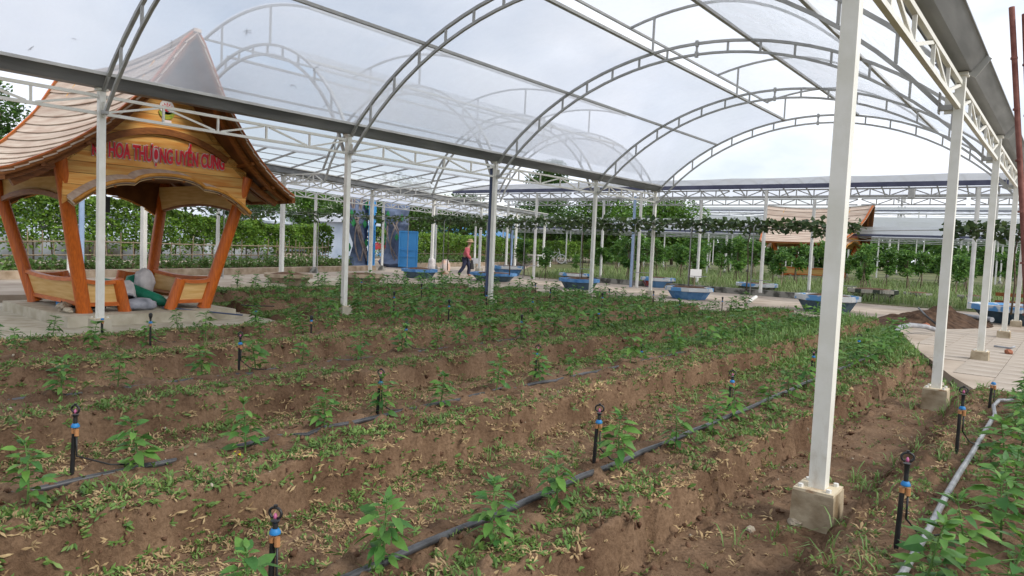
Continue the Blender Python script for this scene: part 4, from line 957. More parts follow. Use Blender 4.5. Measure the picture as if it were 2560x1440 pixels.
MT['brownwall'] = mat('brown_render', (0.24, 0.13, 0.06), (0.33, 0.20, 0.11), scale=1, rough=0.9)
building('brown kiosk with bright blue awning behind the walking person', (-31.0, 45.0), (-31.6, 52.0), 4.0, 1.75, 2.6, MT['brownwall'], MT['bluedoor'], 3, over=0.9, winz=(0.5, 1.2))
building('small pale blue gatehouse seen through the stone gateway', (-22.5, 26.0), (-23.2, 28.0), 2.2, 2.1, 2.6, MT['whitewall'], MT['tinroof'], 1, over=0.35, winz=(0.9, 1.6))
building('dark hut with striped tin roof behind the orchard hedge', (-27.5, 66.0), (-26.5, 69), 3.0, 1.7, 2.4, MT['dark'], MT['tinroof'], 1)

# ------------------------------------------------------------------ stone gate
def rock_pillar(label, base, h, r, seed, lean=(0, 0)):
    t = empty('rock_pillar', base, label, 'gate pillar'); rng = np.random.default_rng(seed); vs = []; nk, nz = 16, 15
    for i in range(nz+1):
        f = i/nz; w = r*(1.05-0.30*f+0.22*math.sin(f*7+seed)+rng.normal()*.05)
        for j in range(nk):
            a = 2*math.pi*j/nk; k = w*(1+0.35*mnoise.noise(Vector((math.cos(a)*1.3, math.sin(a)*1.3, f*4.5+seed))))
            vs.append((base[0]+lean[0]*f+k*math.cos(a), base[1]+lean[1]*f+k*math.sin(a), base[2]+h*f+rng.normal()*.03))
    fs = [(i*nk+j, i*nk+(j+1) % nk, (i+1)*nk+(j+1) % nk, (i+1)*nk+j) for i in range(nz) for j in range(nk)] + [tuple(nz*nk+j for j in range(nk))]
    M().add(vs, fs).build('rock', MT['rock'], t)
    for k in range(7):   # painted leaves and roots modelled on the rock
        f = rng.uniform(.15, .95); a = -math.pi/4+rng.uniform(-1.1, 1.1); c = Vector((base[0]+lean[0]*f+r*1.05*math.cos(a), base[1]+lean[1]*f+r*1.05*math.sin(a), base[2]+h*f))
        M().prism([c+Vector((0, 0, -.16)), c+Vector((-.1*math.sin(a), .1*math.cos(a), 0)), c+Vector((0, 0, .2)), c+Vector((.1*math.sin(a), -.1*math.cos(a), .02))], (0, 0, 0), (.05*math.cos(a), .05*math.sin(a), 0)).build('leaf_relief', MT['greenpaint'], t)
    for k in range(4):
        a0 = -math.pi/4+rng.uniform(-1, 1); pts = [(base[0]+lean[0]*f+r*(1.12-.2*f)*math.cos(a0+0.5*math.sin(f*5+k)), base[1]+lean[1]*f+r*(1.12-.2*f)*math.sin(a0+0.5*math.sin(f*5+k)), base[2]+h*f) for f in np.linspace(0.1, .95, 9)]
        M().tube(pts, .035, 5).build('root', MT['rootbrown'], t)
    return t
MT['greenpaint'] = mat('green_paint', (0.02, 0.16, 0.05), (0.04, 0.26, 0.09), scale=5, rough=0.7)
MT['rootbrown'] = mat('brown_root_paint', (0.16, 0.13, 0.12), (0.26, 0.22, 0.20), scale=5, rough=0.85)
rock_pillar('left pillar of painted blue-grey artificial rock beside the dark hedge', (-14.85, 20.35, -.12), 3.5, 0.47, 3, lean=(-0.15, -0.2))
rock_pillar('right pillar of painted blue-grey artificial rock behind the blue metal cabinet', (-16.1, 23.75, -.12), 3.15, 0.66, 8, lean=(-0.05, -0.25))
def gate_leaf(label, c, ax, w, h):
    t = empty('metal_door', c, label, 'door'); c, ax = Vector(c), Vector(ax).normalized(); n = Vector((-ax.y, ax.x, 0))
    M().bar(c-ax*w/2+Vector((0, 0, h/2)), c+ax*w/2+Vector((0, 0, h/2)), 0.05, h).build('sheet', MT['bluedoor'], t)
    for zz in (0.02, 0.30, 0.48, 0.99):
        M().bar(c-ax*w/2+n*-.04+Vector((0, 0, h*zz)), c+ax*w/2+n*-.04+Vector((0, 0, h*zz)), 0.05, 0.06).build('frame_bar', MT['bluedoor'], t)
    for sx in (-1, 1): M().bar(c+ax*sx*w/2+n*-.04, c+ax*sx*w/2+n*-.04+Vector((0, 0, h)), 0.06, 0.05).build('frame_bar', MT['bluedoor'], t)
gate_leaf('bright blue sheet metal gate leaf standing open against the right rock pillar', (-14.72, 23.12, -0.05), (0.80, 0.60, 0), 0.84, 1.70)
gate_leaf('narrow blue gate leaf seen edge-on beside the left rock pillar', (-14.6, 20.75, -0.05), (-0.62, 0.78, 0), 1.1, 3.5)
M().lathe((-22.1, 28.9, 0), [(0.26, -.1), (0.24, 2.2), (0.30, 2.25)], 12).build('concrete_column', MT['plinth'], None, smooth=True, ang=40); tag(bpy.data.objects['concrete_column'], 'plain round beige column inside the gateway', 'column')
rd = empty('fairground_ride', (-22.6, 29.2, 0), 'red and white ride shaped like an open-mouthed fish beyond the gateway', 'ride')
M().rectpath([(-23.6, 28.3, .72), (-23.0, 28.8, .86), (-22.3, 29.4, .82), (-21.4, 30.2, .62)], 0.7, 0.42).build('body', mat('red_ride_paint', (0.36, 0.03, 0.05), (0.46, 0.06, 0.07), scale=3, rough=0.4), rd)
M().rectpath([(-23.3, 28.5, .30), (-22.4, 29.3, .24), (-21.5, 30.1, .36)], 0.6, 0.22).build('base', MT['bluewhite'], rd)
M().lathe((-22.95, 28.45, .95), [(0.09, 0), (0.09, .08), (0.03, .10)], 10).build('eye', MT['white'], rd)

# ------------------------------------------------------------------ sacks, person, bicycle, pot
def sack(name, label, c, s, m, rz=0, sub=None, cat='sack', seed=1, parent=None):
    bm = bmesh.new(); bmesh.ops.create_icosphere(bm, subdivisions=3, radius=1)
    for v in bm.verts:
        n = mnoise.noise(v.co*1.6+Vector((seed, 0, 0)))*0.22+mnoise.noise(v.co*4+Vector((0, seed, 0)))*.10; p = v.co*(1+n)
        p = Vector((math.copysign(abs(p.x)**.8, p.x), math.copysign(abs(p.y)**.8, p.y), p.z))
        v.co = Vector((p.x*s[0], p.y*s[1], max(p.z, -0.75)*s[2]))
    bmesh.ops.rotate(bm, verts=bm.verts, cent=(0, 0, 0), matrix=Matrix.Rotation(rz, 3, 'Z'))
    me = bpy.data.meshes.new(name); bm.to_mesh(me); bm.free(); me.materials.append(m); me.polygons.foreach_set('use_smooth', np.ones(len(me.polygons), dtype=bool))
    o = link(name, me, parent); o.location = Vector(c)-wl(parent)+Vector((0, 0, s[2]*.75))
    if not parent: tag(o, label, cat)
    return o
sack('sack', 'white woven sack leaning by the blue planter near the gate', (-10.9, 20.9, -.12), (.16, .14, .40), MT['sackw'], 0.3, seed=2)
sack('sack', 'white and orange printed sack right of the plain white sack', (-10.5, 21.3, -.12), (.20, .15, .36), MT['sackp'], 0.6, seed=5)
def skin_body(name, joints, edges, m, parent, sub=1):
    me = bpy.data.meshes.new(name); me.from_pydata([j[0] for j in joints], edges, []); ob = bpy.data.objects.new(name, me); COL.objects.link(ob)
    ob.modifiers.new('s', 'SKIN'); sm = ob.modifiers.new('u', 'SUBSURF'); sm.levels = sub; sm.render_levels = sub
    for i, j in enumerate(joints): me.skin_vertices[0].data[i].radius = (j[1], j[2] if len(j) > 2 else j[1]); me.skin_vertices[0].data[i].use_root = (i == 0)
    dg = bpy.context.evaluated_depsgraph_get(); dg.update(); out = bpy.data.meshes.new_from_object(ob.evaluated_get(dg)); bpy.data.objects.remove(ob)
    out.materials.clear(); out.materials.append(m); out.polygons.foreach_set('use_smooth', np.ones(len(out.polygons), dtype=bool))
    return link(name, out, parent)
pr_ = empty('person', (-9.0, 20.9, P_Z), 'person walking in a pink jacket, navy trousers and a brim hat behind a white post', 'person')
k = 0.86   # the figure stoops; local frame: +X is the walking direction
J = [((0, 0, .86*k), .13, .10), ((0.03, 0, 1.10*k), .13, .10), ((0.07, 0, 1.30*k), .15, .10), ((0.12, 0, 1.42*k), .05), ((0.15, 0, 1.55*k), .085, .085), ((0.16, 0, 1.66*k), .075),
     ((0.07, .17, 1.28*k), .06), ((0.03, .20, 1.02*k), .045), ((0.14, .19, .80*k), .035), ((0.17, .19, .72*k), .035),
     ((0.07, -.17, 1.28*k), .06), ((0.06, -.21, 1.02*k), .045), ((0.22, -.18, .84*k), .035), ((0.26, -.18, .77*k), .035),
     ((0.02, .09, .80*k), .09), ((0.16, .09, .45*k), .065), ((0.12, .09, .08*k), .045), ((0.24, .09, .04*k), .04),
     ((-0.02, -.09, .80*k), .09), ((-0.05, -.09, .45*k), .065), ((-0.26, -.09, .12*k), .045), ((-0.18, -.09, .04*k), .04)]
E_ = [(0, 1), (1, 2), (2, 3), (3, 4), (4, 5), (2, 6), (6, 7), (7, 8), (8, 9), (2, 10), (10, 11), (11, 12), (12, 13), (0, 14), (14, 15), (15, 16), (16, 17), (0, 18), (18, 19), (19, 20), (20, 21)]
skin_body('body', J, E_, MT['skin'], pr_)
jk = [(J[i][0], J[i][1]+.03, (J[i][2] if len(J[i]) > 2 else J[i][1])+.03) for i in (0, 1, 2, 6, 7, 8, 10, 11, 12)]
jk[0] = ((0, 0, .78*k), .18, .13)
skin_body('jacket', jk, [(0, 1), (1, 2), (2, 3), (3, 4), (4, 5), (2, 6), (6, 7), (7, 8)], MT['pinkshirt'], pr_)
tz = [((0, 0, .84*k), .13, .10)]+[(J[i][0], J[i][1]+.022) for i in (14, 15, 16, 18, 19, 20)]
skin_body('trousers', tz, [(0, 1), (1, 2), (2, 3), (0, 4), (4, 5), (5, 6)], MT['navycloth'], pr_)
hat = M().lathe((0, 0, 0), [(0.19, 0), (0.11, .035), (0.095, .10), (0.05, .125)], 14); hat.v = [(v[0]+.16, v[1], v[2]+1.60*k) for v in hat.v]
me = bpy.data.meshes.new('hat'); me.from_pydata(hat.v, [], hat.f); me.materials.append(MT['straw']); link('hat', me, pr_)
M().v
hd = M(); hd.tube([(0.26, -.18, .77*k), (0.28, -.2, .30)], [.05, .09], 7); me = bpy.data.meshes.new('bag'); me.from_pydata(hd.v, [], hd.f); me.materials.append(MT['black'])
o = link('carried_bag', me); o.location = (-9.0, 20.9, P_Z); o.rotation_euler = (0, 0, rad(38)); tag(o, 'dark bag hanging from the hand of the person in pink', 'bag')
pr_.rotation_euler = (0, 0, rad(38))
bk = empty('bicycle', (-20.6, 43.4, 0), 'white bicycle parked before the bright hedge near the big clay pot', 'bicycle')
def bl(a, b): return Vector((-20.6+a*0.80, 43.4+a*0.60, b))
for a in (-0.55, 0.55):
    w = M().tube([bl(a+.32*math.cos(t), .33+.32*math.sin(t)) for t in np.linspace(0, 2*math.pi, 17)], .03, 5).build('wheel', MT['silver'], bk)
    for t in np.linspace(0, math.pi, 5)[:-1]: M().bar(bl(a+.3*math.cos(t), .33+.3*math.sin(t)), bl(a-.3*math.cos(t), .33-.3*math.sin(t)), .012).build('spoke', MT['silver'], w)
M().tube([bl(-.55, .33), bl(-.1, .33), bl(-.22, .8), bl(.38, .82), bl(-.1, .33)], .03, 6).tube([bl(.38, .95), bl(.40, .8), bl(.55, .33)], .03, 6).tube([bl(-.55, .33), bl(-.22, .78)], .025, 6).build('frame', MT['white'], bk)
M().rectpath([bl(-.34, .90), bl(-.08, .90)], .12, .06).build('saddle', MT['black'], bk)
M().tube([bl(.30, 1.08)+Vector((-.2, .26, 0)), bl(.38, 1.0), bl(.30, 1.08)+Vector((.2, -.26, 0))], .02, 5).build('handlebar', MT['silver'], bk)
po = empty('clay_pot', (-18.0, 36.2, -.1), 'large wide grey pot standing before the bright hedge', 'pot')
M().lathe((-18.0, 36.2, -.1), [(0.40, 0), (0.70, .25), (0.86, .62), (0.95, .68), (0.95, .78), (0.80, .78), (0.74, .55)], 20, cap=False).build('bowl', MT['greyconc'], po, smooth=True, ang=50)
M().lathe((-18.0, 36.2, -.1), [(0.76, .60), (0.1, .64)], 20).build('soil', MT['earth'], po)
tb = empty('bench', (-17.0, 37.2, 0), 'small white bench beside the large grey pot', 'bench')
M().box((-17.0, 37.2, .62), (1.0, .5, .08), rz=.6).build('seat', MT['white'], tb)
for a, b in ((-.4, -.15), (.4, -.15), (.4, .15), (-.4, .15)): M().box((-17.0+a*.82-b*.56, 37.2+a*.56+b*.82, .25), (.08, .08, .70)).build('leg', MT['white'], tb)
# ------------------------------------------------------------------ planters
def planter(label, c, r, h, m_rim, m_bowl, k=8, rot=0.2, z0=P_Z, heap=0.06, group='octagonal concrete planters'):
    r *= 0.9
    t = empty('planter', (c[0], c[1], z0), label, 'planter', group); b = (c[0], c[1], z0)
    M().lathe(b, [(r*0.68, 0), (r*0.90, h*.70), (r*.78, h*.72)], k, rot, cap=False).build('bowl', m_bowl, t)
    M().lathe(b, [(r*0.90, h*.66), (r, h*.70), (r, h), (r*.86, h), (r*.82, h*.8)], k, rot, cap=False).build('rim', m_rim, t)
    rng = random.Random(int(abs(c[0]*31+c[1]*17))); mm = M(); kk = 18
    mm.lathe((b[0], b[1], z0+h*.86), [(r*.86, 0), (r*.6, heap*rng.uniform(.5, 1.2)), (r*.3, heap*rng.uniform(.8, 1.6)), (r*.05, heap*1.2)], kk); mm.build('soil', MT['earth'], t, smooth=True)
    return t
PL = [
 ('pale unpainted planter behind the second left post, nearest the pavilion', (-6.55, 11.15), .74, .30, 'tanconc', 'tanconc'),
 ('pale unpainted planter between the third and fourth thin posts', (-6.0, 13.25), .70, .32, 'tanconc', 'tanconc'),
 ('blue planter in front of the open blue gate leaf', (-8.5, 17.9), .74, .33, 'bluepaint', 'bluegrey'),
 ('wide blue planter with raised earth in front of the walking person', (-6.45, 19.65), .96, .30, 'bluepaint', 'bluegrey'),
 ('small bright blue planter far behind, with a white-topped rim', (-9.4, 24.1), .80, .42, 'bluewhite', 'bluepaint'),
 ('blue planter left of the fourth left post', (-2.55, 19.35), .74, .34, 'bluepaint', 'bluegrey'),
 ('planter with half white and half blue rim on the grass edge', (-5.5, 23.5), .68, .32, 'bluewhite', 'greyconc'),
 ('planter with red-smudged dark side and blue rim', (-2.1, 24.0), .72, .36, 'bluewhite', 'redblue'),
 ('blue planter with white patches on its rim, right of the last left post', (1.35, 19.2), .76, .34, 'bluewhite', 'bluepaint'),
 ('dark planter with a sky blue patch before the far pavilion', (1.25, 25.0), .84, .36, 'bluewhite', 'greyconc'),
 ('blue planter with worn white rim partly behind the big front post', (5.2, 18.95), .86, .42, 'bluewhite', 'bluegrey'),
 ('camouflage-striped planter right of the big front post', (4.85, 25.7), .90, .40, 'striped', 'striped'),
 ('small plain grey planter on the orchard edge', (5.6, 29.4), .55, .24, 'greyconc', 'greyconc'),
 ('low dark grey planter behind the second right post', (7.3, 30.0), .62, .24, 'greyconc', 'greyconc')]
for lab, c, r, h, a, b in PL: planter(lab, c, r, h, MT[a], MT[b], k=8, rot=random.uniform(0, .7))
big = planter('largest weathered blue planter behind the right row of posts', (9.2, 20.6), 1.28, .42, MT['bluewhite'], MT['bluegrey'], k=10, rot=.1, heap=.02)
bn = empty('bench', (9.3, 21.4, .25), 'dark brown wooden bench standing behind the largest planter', 'bench')
for zz in (.30, .50): M().bar((8.5, 21.9, zz), (10.4, 21.4, zz), .05, .09).build('back_slat', MT['brown'], bn)
M().bar((8.5, 21.6, .1), (10.4, 21.1, .1), .4, .05).build('seat', MT['brown'], bn)
for x, y in ((8.7, 21.8), (9.5, 21.6), (10.2, 21.4)): M().box((x, y, .2), (.06, .06, .7)).build('leg', MT['brown'], bn)
# bed of dark soil and slabs in front of the wall near the second tunnel
o = M().box((-7.4, 12.6, -.10), (0.9, 4.6, .06), rz=.30).build('plank_path', MT['plinth']); tag(o, 'pale slab strip lying in front of the unpainted planters', 'slab')

# ------------------------------------------------------------------ trellis wire and vines
tl_ = empty('trellis', (0, 19.3, 0), 'wire trellis on thin bent pipes along the row of blue planters', 'trellis')
WIRE = [Vector((-9.75, 19.3, 2.10)), Vector((-5, 19.3, 2.08)), Vector((-1.8, 19.3, 2.02)), Vector((1, 19.3, 2.03)), Vector((3.3, 19.3, 1.97)), Vector((5.4, 19.3, 1.93)), Vector((8.6, 19.3, 2.04)), Vector((11.0, 19.3, 2.05))]
M().tube(WIRE, .010, 4).build('wire', MT['wire'], tl_); M().tube([p+Vector((0, .5, .02)) for p in WIRE], .008, 4).build('wire', MT['wire'], tl_)
for x in (-8.4, -6.3, -4.6, -2.3, -0.4, 1.4, 3.2, 5.3, 9.3):
    z = along(WIRE, 0).z
    M().tube([(x, 19.0, .1), (x, 19.0, 1.98), (x+.03, 19.06, 2.06), (x+.12, 19.35, 2.08), (x+.2, 19.9, 2.08)], .016, 6).build('bent_pipe', MT['wire'], tl_, smooth=True)
    M().tube([(x, 19.0, .55), (x+.55, 19.0, .56)], .010, 5).build('cross_bar', MT['wire'], tl_)
def vine(label, x0, x1, xs_, seed, n, zoff=0.0):
    rng = np.random.default_rng(seed); t = empty('grape_vine', (xs_, 19.25, .15), label, 'vine', 'grape vines on the trellis')
    M().tube([(xs_, 19.25, .15), (xs_+.03, 19.22, .8), (xs_-.03, 19.25, 1.5), (xs_+.02, 19.3, 2.02)], [.022, .018, .016, .014], 6).build('trunk', MT['bark'], t, smooth=True)
    xx = np.linspace(x0, x1, 9); M().tube([(x, 19.3+rng.normal()*.05, 2.02+rng.normal()*.03) for x in xx], .012, 5).build('cane', MT['bark'], t)
    u = rng.random(n); x = x0+(x1-x0)*u; cl = 0.6+0.8*(fbm(x*1.0, x*0+seed, 1.6, 2, 4)+.5)
    hang = rng.random(n)**1.5*0.34*cl
    P = np.stack([x, 19.3+rng.normal(size=n)*.22, 2.10-hang+0.10*rng.random(n)], -1)
    foliage('foliage', P, 0.15, MT['vine'], t, 0.85, 0.6, rng=rng, fold=.08)
VN = [('grape vine spreading along the wire above the walking person', -9.6, -6.8, -8.4, 420), ('grape vine between the second and third left posts on the wire', -6.8, -3.6, -5.4, 520),
      ('thick grape vine on the wire by the fourth left post', -3.6, -1.2, -2.4, 520), ('grape vine on the wire right of the last left post', -1.2, 1.6, 1.3, 460),
      ('grape vine in front of the far pavilion roof', 1.6, 3.9, 3.0, 420), ('grape vine ending at the big front post', 3.9, 5.75, 5.2, 330), ('grape vine hanging between the right-hand posts', 7.6, 9.8, 9.0, 430)]
for i, (lab, a, b, c, n) in enumerate(VN): vine(lab, a, b, c, 40+i, n)
t3 = empty('trellis', (-9.4, 14, 0), 'sagging wire with sparse creeper stretched along the thin posts before the dark hedge', 'trellis')
W3 = [Vector((-8.75, 9.2, 1.86)), Vector((-9.5, 12.4, 1.93)), Vector((-9.95, 15.4, 2.0)), Vector((-9.75, 19.2, 2.1))]
M().tube(W3, .012, 4).build('wire', MT['wire'], t3); M().tube([p+Vector((-.4, .1, -.05)) for p in W3], .010, 4).build('wire', MT['wire'], t3)
for f in (.15, .55, .93):
    p = along(W3, f); M().tube([(p.x+.1, p.y, -.1), (p.x+.1, p.y, p.z-.05), (p.x, p.y, p.z)], .014, 5).build('bent_pipe', MT['wire'], t3)
rng = np.random.default_rng(9); q = rng.random(480); P = np.array([along(W3, a) for a in q]); P[:, 2] -= rng.random(480)**2*.3-.05; P[:, 0] += rng.normal(size=480)*.18
foliage('creeper', P, .16, MT['vine'], t3, .6, .5, rng=rng)

# ------------------------------------------------------------------ small white boards, pipes, heap of earth, poles
for lab, c, h, rz in (('white label board on a stake before the bright hedge', (-12.6, 25.6), .32, .7), ('white label board on a stake in the white-patched blue planter', (0.6, 21.2), .52, .6)):
    t = empty('label_board', (*c, P_Z), lab, 'sign', 'white label boards'); M().box((c[0], c[1], h/2-.1), (.03, .03, h+.1)).build('stake', MT['bamboo'], t)
    M().box((c[0], c[1], h+.05), (.42, .02, .26), rz=rz).build('board', MT['white'], t)
o = M().tube([(7.55, 20.1, .02), (8.7, 18.75, .03)], .055, 10).build('pvc_pipe', MT['pipe_pvc'], None, smooth=True, ang=40); tag(o, 'straight grey plastic pipe lying by the heap of earth', 'pipe')
o = M().tube([(7.72, 13.5, -.2), (7.70, 13.7, -.05), (7.70, 14.1, .05), (7.78, 14.6, .07), (7.95, 15.1, .03), (8.05, 15.4, -.03)], .045, 10).build('bent_pipe', MT['pipe_pvc'], None, smooth=True, ang=40); tag(o, 'grey pipe bent up out of the field edge beside the paving', 'pipe')
o = M().tube([(7.5, 17.2, .25), (7.75, 16.4, .16), (8.1, 15.7, .0)], .02, 7).build('hose', MT['black'], None, smooth=True); tag(o, 'thin black hose over the front of the heap of earth', 'hose')
o = M().tube([(3.0, 19.5, -.08), (2.95, 20.2, .03)], .05, 8).build('pvc_pipe', MT['paint_dull'], None, smooth=True, ang=40); tag(o, 'short white pipe leaning at the foot of the post in the white-patched planter', 'pipe')
o = M().tube([(9.12, 13.9, -.09), (9.34, 13.7, -.08), (9.40, 13.75, -.05)], .016, 7).build('pvc_pipe', MT['pipe_pvc'], None, smooth=True); tag(o, 'tiny piece of grey pipe on the paving near the right posts', 'pipe')
MT['darkearth'] = mat('dark_dug_earth', (0.045, 0.027, 0.018), (0.12, 0.075, 0.05), scale=7, rough=0.95, spec=0.1, bump=0.8, bscale=25)
dp = empty('earth_heap', (7.65, 18.2, P_Z), 'dug-out heap of dark earth on the paving', 'earth heap')
bm = bmesh.new(); bmesh.ops.create_grid(bm, x_segments=44, y_segments=44, size=1)
for v in bm.verts:
    x, y = v.co.x*1.05, v.co.y*2.0; r = math.hypot(v.co.x, v.co.y); nz = mnoise.noise(Vector((x*1.6, y*1.6, 3)))
    z = max(0, 1-r)**.8*(.34+.30*nz)+mnoise.noise(Vector((x*6, y*6, 1)))*.09*max(0, 1.05-r)+mnoise.noise(Vector((x*15, y*15, 1)))*.03*max(0, 1.0-r)-.02
    v.co = Vector((x, y, z if r < 1 else -.05))
me = bpy.data.meshes.new('heap'); bm.to_mesh(me); bm.free(); me.materials.append(MT['darkearth']); link('heap', me, dp)
dp.rotation_euler = (0, 0, -.25)
def blob(name, label, c, s, m, cat, seed, sub=2, group=None):
    bm = bmesh.new(); bmesh.ops.create_icosphere(bm, subdivisions=sub, radius=1)
    for v in bm.verts:
        v.co *= 1+mnoise.noise(v.co*1.4+Vector((seed, seed*.3, 0)))*.45; v.co = Vector((v.co.x*s[0], v.co.y*s[1], v.co.z*s[2]))
    me = bpy.data.meshes.new(name); bm.to_mesh(me); bm.free(); me.materials.append(m); o = link(name, me); o.location = c; o.rotation_euler = (0, 0, seed)
    return tag(o, label, cat, group)
blob('brick', 'broken red brick on the edge of the earth heap', (7.75, 16.6, -.06), (.09, .06, .05), MT['brick'], 'brick', 1)
blob('brick', 'brownish brick lump lying alone on the paving', (9.36, 13.1, -.08), (.075, .06, .05), MT['brick'], 'brick', 2)
for i, (c, s, lab) in enumerate([((9.02, 3.80, soil_z(9.02, 3.8)+.01), (.045, .03, .025), 'pale flat stone in front of the nearest post footing'), ((9.32, 4.14, soil_z(9.32, 4.14)+.01), (.03, .03, .022), 'small orange stone right of the nearest post footing'),
     ((8.88, 3.55, soil_z(8.88, 3.55)+.01), (.03, .022, .018), 'small pale stone in the near trench'), ((8.55, 5.6, soil_z(8.55, 5.6)+.01), (.025, .02, .02), 'tiny reddish stone left of the nearest post'), ((9.0, 8.9, -.1), (.05, .04, .04), 'dark clod by the second right post footing')]):
    blob('stone', lab, c, s, MT['orange_cap'] if 'orange' in lab else MT['stone'], 'stone', i+3)
# bamboo poles at the right edge
for lab, b, tp, r in (('taller reddish bamboo pole tied to its neighbour at the right edge', (9.93, 6.2, -.1), (9.585, 6.2, 3.06), .019), ('shorter reddish bamboo pole tied to its neighbour at the right edge', (9.95, 6.25, -.1), (9.665, 6.2, 3.0), .019)):
    t = empty('bamboo_pole', b, lab, 'pole', 'bamboo poles'); B, T = Vector(b), Vector(tp)
    M().tube([B, B.lerp(T, .5)+Vector((.008, 0, 0)), T], r, 9).build('cane', MT['rust'], t, smooth=True, ang=50)
    for f in np.arange(.08, 1, .115): M().tube([B.lerp(T, f)-Vector((0, 0, .007)), B.lerp(T, f)+Vector((0, 0, .007))], r*1.22, 9).build('node', MT['rust'], t)
# downpipes
def downpipe(label, x, y, z0, z1, r, m):
    o = M().tube([(x, y, z0), (x, y, z1)], r, 9).build('downpipe', m, None, smooth=True, ang=40); tag(o, label, 'pipe', 'downpipes')
MT['darkblue'] = mat('slate_blue_pipe', (0.05, 0.07, 0.13), (0.07, 0.09, 0.16), scale=3, rough=0.5); MT['skyblue'] = mat('light_blue_pipe', (0.24, 0.33, 0.50), (0.30, 0.40, 0.56), scale=3, rough=0.45)
downpipe('dark slate blue pipe down the left side of the third left post', -0.095, 11.88, -.1, 2.9, .036, MT['darkblue'])
downpipe('light blue pipe beside the thin post under the cross canopy', -2.32, 22.35, -.1, 3.1, .05, MT['skyblue'])
downpipe('pale blue pipe behind the columns of the near pavilion', -8.45, 6.75, 0, 2.8, .06, MT['skyblue'])
downpipe('pale blue pipe among the far posts before the bright hedge', -17.4, 34.3, -.1, 2.7, .07, MT['skyblue'])
# mast and power pole
ms = empty('mast', (-21.9, 180.3, 0), 'distant telecom mast with clustered antennas above the far canopies', 'mast')
M().tube([(-21.9, 180.3, 0), (-21.9, 180.3, 17.5)], [.35, .22], 8).build('pole', MT['wire'], ms)
for zz, n, hh in ((15.6, 3, 2.2), (13.2, 3, 1.2), (12.0, 2, .9), (11.0, 3, 1.0)):
    for i in range(n):
        a = 2*math.pi*i/n+zz; M().box((-21.9+.75*math.cos(a), 180.3+.75*math.sin(a), zz), (.35, .3, hh)).build('antenna', MT['white'], ms)
up = empty('power_pole', (-5.5, 72, 0), 'concrete power pole top above the far pavilion roof', 'pole')
M().tube([(-5.6, 72, 0), (-5.6, 72, 6.2)], [.2, .14], 8).build('pole', MT['greyconc'], up); M().bar((-6.4, 71.6, 5.8), (-4.8, 72.4, 5.8), .12).build('cross_arm', MT['greyconc'], up)
for i, dz in enumerate((0, .25)):
    o = M().tube([(-48, 95, 6.6+dz), (-36, 88, 5.9+dz), (-22, 80, 5.5+dz), (-5.6, 72, 5.85+dz)], .035, 4).build('power_cable', MT['darkblue']); tag(o, ['lower', 'upper'][i]+' of the two power cables running to the far pole', 'cable', 'power cables')

# ------------------------------------------------------------------ things in the near pavilion
IN_PAV = set(o.name for o in sc.objects)
o = M().tube([(-1.62, 4.92, .12), (-0.92, 4.66, .115)], .105, 16, cap=False).tube([(-1.62, 4.92, .12), (-0.92, 4.66, .115)], .09, 16, cap=False).build('pipe_piece', MT['tarpgrey'], None, smooth=True, fix=False); tag(o, 'short wide grey pipe lying in the pavilion with its open end outwards', 'pipe')
sack('sack', 'green plastic sack slumped against the pavilion bench', (-2.0, 5.25, .01), (.17, .22, .27), MT['tarpgreen'], .5, seed=3)
sack('sack', 'grey and white plastic bundle on top of the green sack', (-1.75, 5.25, .18), (.13, .15, .22), MT['sackw'], .2, seed=7)
o = M().tube([(-2.1, 4.75, .36), (-1.6, 4.98, .26), (-1.15, 5.22, .10), (-1.0, 5.28, .05)], [.05, .085, .09, .03], 9).build('rolled_tarpaulin', MT['tarpgreen'], None, smooth=True); tag(o, 'rolled green tarpaulin slanting down to the pavilion floor', 'tarpaulin')
sack('plastic_sheet', 'crumpled grey plastic sheet on the pavilion floor below the wide pipe', (-0.86, 4.78, .005), (.15, .27, .10), MT['tarpgrey'], .2, cat='plastic sheet', seed=9)
sack('sack', 'pale printed sack behind the wide pipe', (-1.45, 4.75, .0), (.2, .22, .24), MT['sackw'], .2, seed=12)
blob('stone', 'brown rounded stone under the left pavilion bench', (-1.05, 3.83, .06), (.10, .08, .075), MT['stone'], 'stone', 21, 3); blob('stone', 'flat pale stone beside the brown one under the left bench', (-.86, 3.82, .035), (.10, .06, .04), MT['plinth'], 'stone', 22, 3)
o = M().lathe((-1.98, 4.12, .0), [(.07, 0), (.085, .13)], 12).build('bucket', MT['bluedoor'], None, smooth=True, ang=40); tag(o, 'small blue and white bucket under the left pavilion bench', 'bucket')
o = M().tube([(-1.45, 3.95, .07), (-1.0, 4.35, .07)], .055, 10).build('pipe_piece', MT['black'], None, smooth=True, ang=40); tag(o, 'black pipe stub under the left pavilion bench', 'pipe')
o = M().tube([(-0.80, 5.10, .03), (-0.10, 6.02, -.07)], .013, 6).build('rod', MT['darkblue']); tag(o, 'long dark rod lying on the pavilion slab', 'rod')
hb = empty('hanging_box', (-1.5, 4.55, 1.95), 'dark wrapped box hanging inside the near pavilion beside the white post', 'parcel')  # plain dark box standing for a plastic-wrapped thing on a cord
M().tube([(-1.5, 4.55, 2.0), (-1.5, 4.55, 1.66)], .008, 5).build('cord', MT['black'], hb); M().box((-1.5, 4.55, 1.56), (.09, .09, .24)).build('box_shell', MT['black'], hb)

for o in list(sc.objects):   # these stand on the scaled pavilion's own floor
    if o.parent is None and o.name not in IN_PAV:
        o.location = (o.location.x*1.075-.756, o.location.y*1.075, o.location.z*1.075-.091); o.scale = (1.075,)*3
